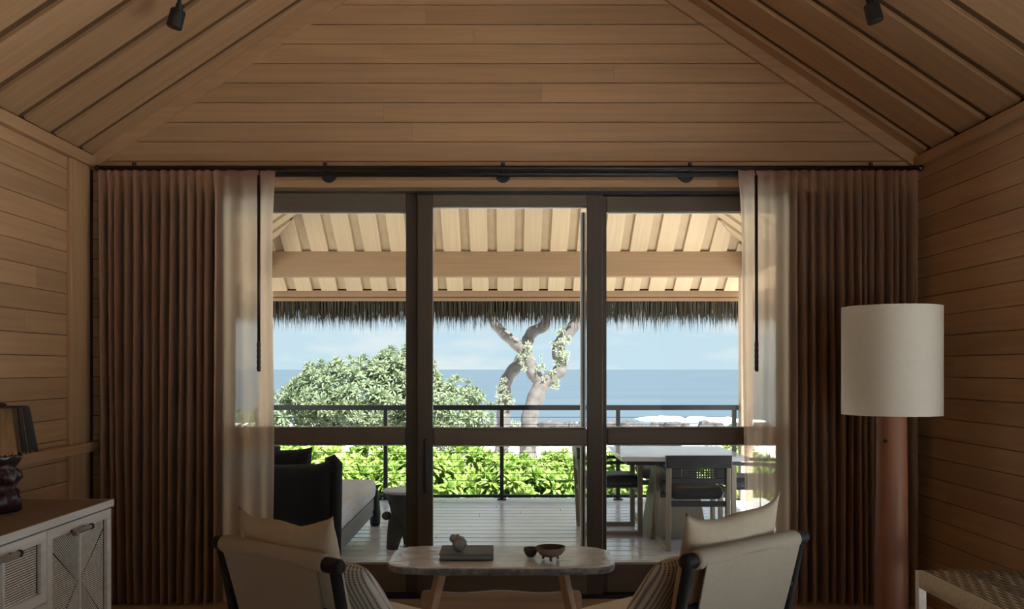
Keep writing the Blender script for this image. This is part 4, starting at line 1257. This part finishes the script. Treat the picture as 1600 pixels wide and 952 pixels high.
# ================================================================== GROUNDS
def ground_z(x, yv):
    pts = [(-60, -0.95), (12, -0.95), (24, -0.90), (32, -1.05), (42, -1.5), (50, -1.75), (53, -2.6), (60, -3.0)]
    z = pts[-1][1]
    for (a, za), (b_, zb_) in zip(pts[:-1], pts[1:]):
        if a <= yv <= b_:
            t = (yv - a) / (b_ - a); z = za + (zb_ - za) * t; break
    return z + 0.05 * mnoise.noise(Vector((x * 0.25, yv * 0.25, 0)))
ys = [-60, -40, -20, -5, 5, 9] + [10 + i * 0.8 for i in range(61)]
xs = [-160, -110, -70, -45, -30] + [-22 + i for i in range(45)] + [30, 45, 70, 110, 160]
g = MB()
g.add([(x, yv, ground_z(x, yv)) for yv in ys for x in xs], [(j * len(xs) + i, j * len(xs) + i + 1, (j + 1) * len(xs) + i + 1, (j + 1) * len(xs) + i) for j in range(len(ys) - 1) for i in range(len(xs) - 1)])
struct(g.build('ground', sand, smooth=True, fix=False), 'white sand ground running down to the shore', 'sand')
oc = MB()
oy = [44, 60, 90, 140, 220, 400, 800, 1600, 3200, 7000]
ox = [-9000, -3000, -800, -250, -80, -30, 0, 30, 80, 250, 800, 3000, 9000]
oc.add([(x, yv, -2.2) for yv in oy for x in ox], [(j * len(ox) + i, j * len(ox) + i + 1, (j + 1) * len(ox) + i + 1, (j + 1) * len(ox) + i) for j in range(len(oy) - 1) for i in range(len(ox) - 1)])
oo = oc.build('ocean', ocean_m, fix=False)
tag(oo, 'calm blue ocean stretching to the horizon', 'ocean', kind='stuff')

# surf
sf = MB(); rs = random.Random(9)
def foam(x, yv, lx, ly, h):
    sf.ball((x, yv, -2.2), (lx, ly, h), 12, 6, lambda q: 1 + 0.35 * mnoise.noise(q * 2.1 + Vector((x, yv, 0))))
for k in range(40):
    x = rs.uniform(10.5, 17); foam(x, rs.uniform(62, 66), rs.uniform(0.5, 1.4), rs.uniform(0.3, 0.7), rs.uniform(0.08, 0.24))
for k in range(45):
    x = rs.uniform(-20, 20); foam(x, rs.uniform(58, 60), rs.uniform(0.8, 2.4), rs.uniform(0.2, 0.4), rs.uniform(0.03, 0.09))
tag(sf.build('surf', foam_m, smooth=True, fix=False), 'white surf breaking beyond the shore rocks', 'surf', kind='stuff')

# shore rocks
rock_meshes = []
for k in range(6):
    rs = random.Random(40 + k)
    o3 = Vector((k * 3.1, 1, 2))
    me = MB().ball((0, 0, 0), (1, 0.8, 0.62), 12, 8, lambda q: 1 + 0.45 * mnoise.noise(q * 1.3 + o3) + 0.2 * mnoise.noise(q * 3.3 + o3)).mesh('rock')
    me.materials.append(rock_m); rock_meshes.append(me)
rs = random.Random(77)
for k in range(64):
    x = -8 + 24 * (k + rs.random()) / 64; yv = rs.uniform(46.5, 51)
    o = bpy.data.objects.new('shore_rock', rock_meshes[k % 6]); COL.objects.link(o)
    s = rs.uniform(0.22, 0.48)
    o.location = (x, yv, ground_z(x, yv) + s * 0.25); o.scale = (s * rs.uniform(0.9, 1.5), s, s); o.rotation_euler = (0, 0, rs.uniform(0, 6.28))
    tag(o, 'dark lava rock in the row lining the shore', 'rock', 'shore rocks')

# ------------------------------------------------------------------ leaves
def rosette(m_, rs, n, L, Wd, M=None, droop=0.25):
    """whorl of pointed leaves round local z"""
    for k in range(n):
        a = k * 2.39996 + rs.uniform(-0.2, 0.2)
        f = k / n
        el = math.radians(8 + 68 * f + rs.uniform(-8, 8))
        l = L * (1 - 0.35 * f) * rs.uniform(0.85, 1.1); w = Wd * rs.uniform(0.85, 1.15)
        d = Vector((math.cos(a) * math.cos(el), math.sin(a) * math.cos(el), math.sin(el)))
        sd = Vector((-math.sin(a), math.cos(a), 0)); up = sd.cross(d) * -1
        p0 = d * 0.01
        p1 = d * (l * 0.55); p2 = d * l + Vector((0, 0, -droop * l * math.cos(el)))
        vs_ = [p0, p1 + sd * w / 2 + up * w * 0.15, p1 - up * w * 0.08, p1 - sd * w / 2 + up * w * 0.15, p2]
        if M is not None: vs_ = [M @ v for v in vs_]
        m_.add(vs_, [(0, 1, 2), (0, 2, 3), (1, 4, 2), (2, 4, 3)])

def rosette_meshes(tagname, m, n, L, Wd, count=6):
    res = []
    for k in range(count):
        rs_ = random.Random(100 + k)
        m_ = MB(); rosette(m_, rs_, n, L, Wd)
        me = m_.mesh('leaf_rosette'); me.materials.append(m); res.append(me)
    return res
ros_grey = rosette_meshes('g', leaf_grey, 18, 0.20, 0.040)
ros_lime = rosette_meshes('l', leaf_lime, 15, 0.24, 0.062)
ros_pale = rosette_meshes('p', leaf_pale, 12, 0.26, 0.075, 3)

def orient(p, nrm_, s, rs):
    q = Vector(nrm_).normalized().to_track_quat('Z', 'Y')
    return Matrix.Translation(p) @ q.to_matrix().to_4x4() @ Matrix.Rotation(rs.uniform(0, 6.28), 4, 'Z') @ Matrix.Scale(s, 4)

def put_rosettes(parent, meshes, spots, rs):
    o0 = Vector(parent.location)
    for k, (p, nn, s) in enumerate(spots):
        o = bpy.data.objects.new('leaf_rosette', meshes[k % len(meshes)]); COL.objects.link(o)
        o.parent = parent
        o.matrix_basis = orient(Vector(p) - o0, nn, s, rs)

def lobe_spots(c, r, count, rs, smin, smax, front=True, inner=0.0):
    res = []
    while len(res) < count:
        q = Vector((rs.gauss(0, 1), rs.gauss(0, 1), rs.gauss(0, 1))).normalized()
        if front and (q.y > 0.35 or q.z < -0.45): continue
        k = rs.uniform(1 - inner, 1.0) if inner else rs.uniform(0.88, 1.05)
        p = Vector((c[0] + q.x * r[0] * k, c[1] + q.y * r[1] * k, c[2] + q.z * r[2] * k))
        nn = Vector((q.x / r[0], q.y / r[1], q.z / r[2])).normalized() + Vector((0, -0.15, 0.45))
        res.append((p, nn, rs.uniform(smin, smax)))
    return res

# --- spreading grey-green tree on the left
TYD = 17.0
gt = thing('beach_tree', 'spreading grey-green leafy beach tree beyond the railing', 'tree', (-2.5, TYD, -0.95))
rs = random.Random(31)
lobes = [((-2.75, TYD, 0.85), (1.35, 1.0, 0.80), 106), ((-1.95, TYD + 0.1, 1.12), (0.70, 0.8, 0.72), 60), ((-1.10, TYD - 0.1, 0.55), (0.82, 0.8, 0.70), 60), ((-4.0, TYD, 0.45), (0.75, 0.8, 0.60), 36), ((-4.85, TYD + 0.2, 0.10), (0.7, 0.8, 0.55), 20), ((-3.35, TYD - 0.3, 0.95), (0.7, 0.7, 0.6), 25)]
spots_ = []; fill = []
for c_, r_, cnt in lobes:
    spots_ += lobe_spots(c_, r_, cnt, rs, 0.75, 1.15)
    fill += lobe_spots(c_, r_, cnt * 5, rs, 0.7, 1.1, False, 0.40)
put_rosettes(gt, ros_grey, spots_, rs)
fm = MB()
for p, nn, s in fill:
    rosette(fm, rs, 13, 0.20, 0.042, orient(Vector(p) - Vector(gt.location), nn, s, rs))
tag(fm.build('inner_foliage', leaf_grey, gt, fix=False), kind='stuff')
trunks = [[(-2.5, TYD, -1.0), (-2.55, TYD, -0.45), (-2.8, TYD, 0.1), (-3.1, TYD, 0.7)], [(-2.5, TYD, -1.0), (-2.3, TYD, -0.4), (-2.1, TYD, 0.2), (-1.9, TYD, 1.2)], [(-2.5, TYD, -1.0), (-1.9, TYD, -0.5), (-1.4, TYD - .1, 0.0), (-1.0, TYD - .1, 0.6)],
          [(-2.5, TYD, -1.0), (-3.1, TYD, -0.5), (-3.6, TYD, 0.0), (-4.0, TYD, 0.5)], [(-2.3, TYD, -0.4), (-2.55, TYD - .2, 0.1), (-2.6, TYD - .2, 0.7)], [(-2.1, TYD, 0.2), (-1.75, TYD - .3, 0.6), (-1.55, TYD - .3, 1.2)]]
for path in trunks:
    n = len(path)
    MB().tube([Vector(p) - Vector(gt.location) for p in path], [0.075 - 0.05 * i / (n - 1) for i in range(n)], 8).build('branch', bark, gt, smooth=True)

# --- two crooked bare trunks
def smooth_path(pts, rad, sub=5):
    P_ = [Vector(p) for p in pts]; out_p = []; out_r = []
    for i in range(len(P_) - 1):
        a = P_[max(i - 1, 0)]; b_ = P_[i]; c_ = P_[i + 1]; d = P_[min(i + 2, len(P_) - 1)]
        for k in range(sub):
            t = k / sub
            out_p.append(0.5 * ((2 * b_) + (c_ - a) * t + (2 * a - 5 * b_ + 4 * c_ - d) * t * t + (3 * b_ - a - 3 * c_ + d) * t ** 3))
            out_r.append((rad[i] + (rad[i + 1] - rad[i]) * t) * (1 + 0.07 * math.sin(7.3 * (i + t))))
    out_p.append(P_[-1]); out_r.append(rad[-1])
    return out_p, out_r
def limb(t, name, pts, rad):
    o0 = Vector(t.location)
    p, r = smooth_path(pts, rad)
    return MB().tube([q - o0 for q in p], r, 12).build(name, bark, t, smooth=True)
D1 = 22.0
t1 = thing('crooked_tree', 'crooked bare tree trunk forking in a Y before the ocean', 'tree', (0.55, D1, -0.92))
limb(t1, 'trunk', [(0.56, D1, -1.0), (0.55, D1, -0.35), (0.60, D1, 0.3), (0.78, D1, 0.85), (0.92, D1, 1.12)], [0.26, 0.21, 0.20, 0.20, 0.19])
limb(t1, 'branch', [(0.90, D1, 1.05), (1.10, D1, 1.22), (1.33, D1, 1.42), (1.36, D1, 1.65), (1.28, D1, 1.85), (1.36, D1, 2.15), (1.62, D1, 2.42), (1.8, D1, 2.9), (1.7, D1, 3.6)], [0.17, 0.165, 0.16, 0.15, 0.15, 0.14, 0.14, 0.12, 0.07])
limb(t1, 'branch', [(0.92, D1, 1.05), (0.70, D1, 1.32), (0.57, D1, 1.62), (0.46, D1, 1.88), (0.16, D1, 2.15), (-0.15, D1, 2.42), (-0.35, D1, 2.75), (-0.4, D1, 3.5)], [0.17, 0.165, 0.16, 0.155, 0.135, 0.12, 0.11, 0.06])
D2 = 22.5
t2 = thing('crooked_tree', 'slimmer crooked tree trunk bending behind the forked one', 'tree', (-0.1, D2, -0.92))
limb(t2, 'trunk', [(-0.18, D2, -1.0), (-0.06, D2, -0.3), (-0.05, D2, 0.35), (-0.03, D2, 0.95), (0.06, D2, 1.25), (0.32, D2, 1.58), (0.48, D2, 1.86), (0.55, D2, 2.15), (0.68, D2, 2.38), (1.0, D2, 2.6), (1.1, D2, 3.4)], [0.20, 0.17, 0.165, 0.16, 0.15, 0.155, 0.155, 0.15, 0.145, 0.13, 0.07])
rs = random.Random(61)
def tufts(t, pts, y0):
    sp_ = []
    for (x, z, n) in pts:
        for k in range(n * 2):
            sp_.append(((x + rs.uniform(-0.16, 0.16), y0 - rs.uniform(0.1, 0.22), z + rs.uniform(-0.2, 0.2)), (rs.uniform(-1, 1), -1, rs.uniform(-0.2, 1)), rs.uniform(0.3, 0.6)))
    put_rosettes(t, ros_pale, sp_, rs)
tufts(t1, [(1.38, 1.75, 9), (1.40, 2.30, 5), (1.12, 1.18, 6), (0.85, 1.32, 3), (0.55, 1.85, 5), (0.48, 1.62, 3), (1.3, 2.05, 2), (0.9, 1.6, 2), (0.55, -0.2, 3), (0.25, 0.0, 3)], D1)
tufts(t2, [(-0.03, 0.75, 6), (-0.06, 1.05, 3), (0.05, 0.5, 3)], D2)
# crowns above the eave
for t, cc, yy in ((t1, (1.0, 3.9), D1), (t2, (1.1, 3.8), D2)):
    cm = MB()
    for p, nn, s in lobe_spots((cc[0], yy, cc[1]), (1.7, 1.4, 0.7), 160, rs, 0.9, 1.4, False, 0.5):
        rosette(cm, rs, 10, 0.26, 0.07, orient(Vector(p) - Vector(t.location), nn, s, rs))
    tag(cm.build('crown_foliage', leaf_grey, t, fix=False), kind='stuff')

# --- bright hedge of shrubs below the railing
hedge = [(-5.0, 14.2, 0.05), (-4.1, 13.3, 0.30), (-3.4, 14.3, 0.36), (-2.7, 13.3, 0.33), (-1.95, 14.2, 0.28), (-1.3, 13.3, 0.22), (-0.6, 14.1, 0.16), (0.1, 13.3, 0.10), (0.85, 14.1, 0.12), (1.5, 13.3, 0.18), (2.2, 14.2, 0.26), (2.95, 13.4, 0.22), (3.7, 14.2, 0.15), (4.5, 13.5, 0.1)]
names_h = ['farthest to the left', 'second from the left', 'third from the left', 'fourth from the left', 'fifth from the left', 'sixth from the left', 'seventh from the left', 'eighth from the left', 'seventh from the right', 'sixth from the right', 'fifth from the right', 'fourth from the right', 'third from the right', 'farthest to the right']
rs = random.Random(88)
names_h = names_h[:7] + ['seventh from the right', 'sixth from the right', 'fifth from the right', 'fourth from the right', 'third from the right', 'second from the right', 'farthest to the right']
for (x, yv, top), nm in zip(hedge, names_h):
    t = thing('beach_shrub', 'lime green leafy shrub below the railing, ' + nm, 'shrub', (x, yv, -0.95), 0, 'shrubs below the railing')
    H = top + 0.95
    c_ = (x, yv, -0.95 + H * 0.45); r_ = (0.70, 0.66, H * 0.55)
    put_rosettes(t, ros_lime, lobe_spots(c_, r_, 75, rs, 0.75, 1.15), rs)
    fm = MB()
    for p, nn, s in lobe_spots(c_, r_, 170, rs, 0.8, 1.1, False, 0.5):
        rosette(fm, rs, 10, 0.25, 0.068, orient(Vector(p) - Vector(t.location), nn, s, rs))
    tag(fm.build('inner_foliage', leaf_lime, t, fix=False), kind='stuff')
    for k in range(3):
        a = k * 2.1 + x
        MB().tube([(0, 0, -0.02), (0.15 * math.cos(a), 0.15 * math.sin(a), 0.4), (0.35 * math.cos(a), 0.35 * math.sin(a), H * 0.75)], [0.03, 0.022, 0.012], 6).build('stem', bark, t)
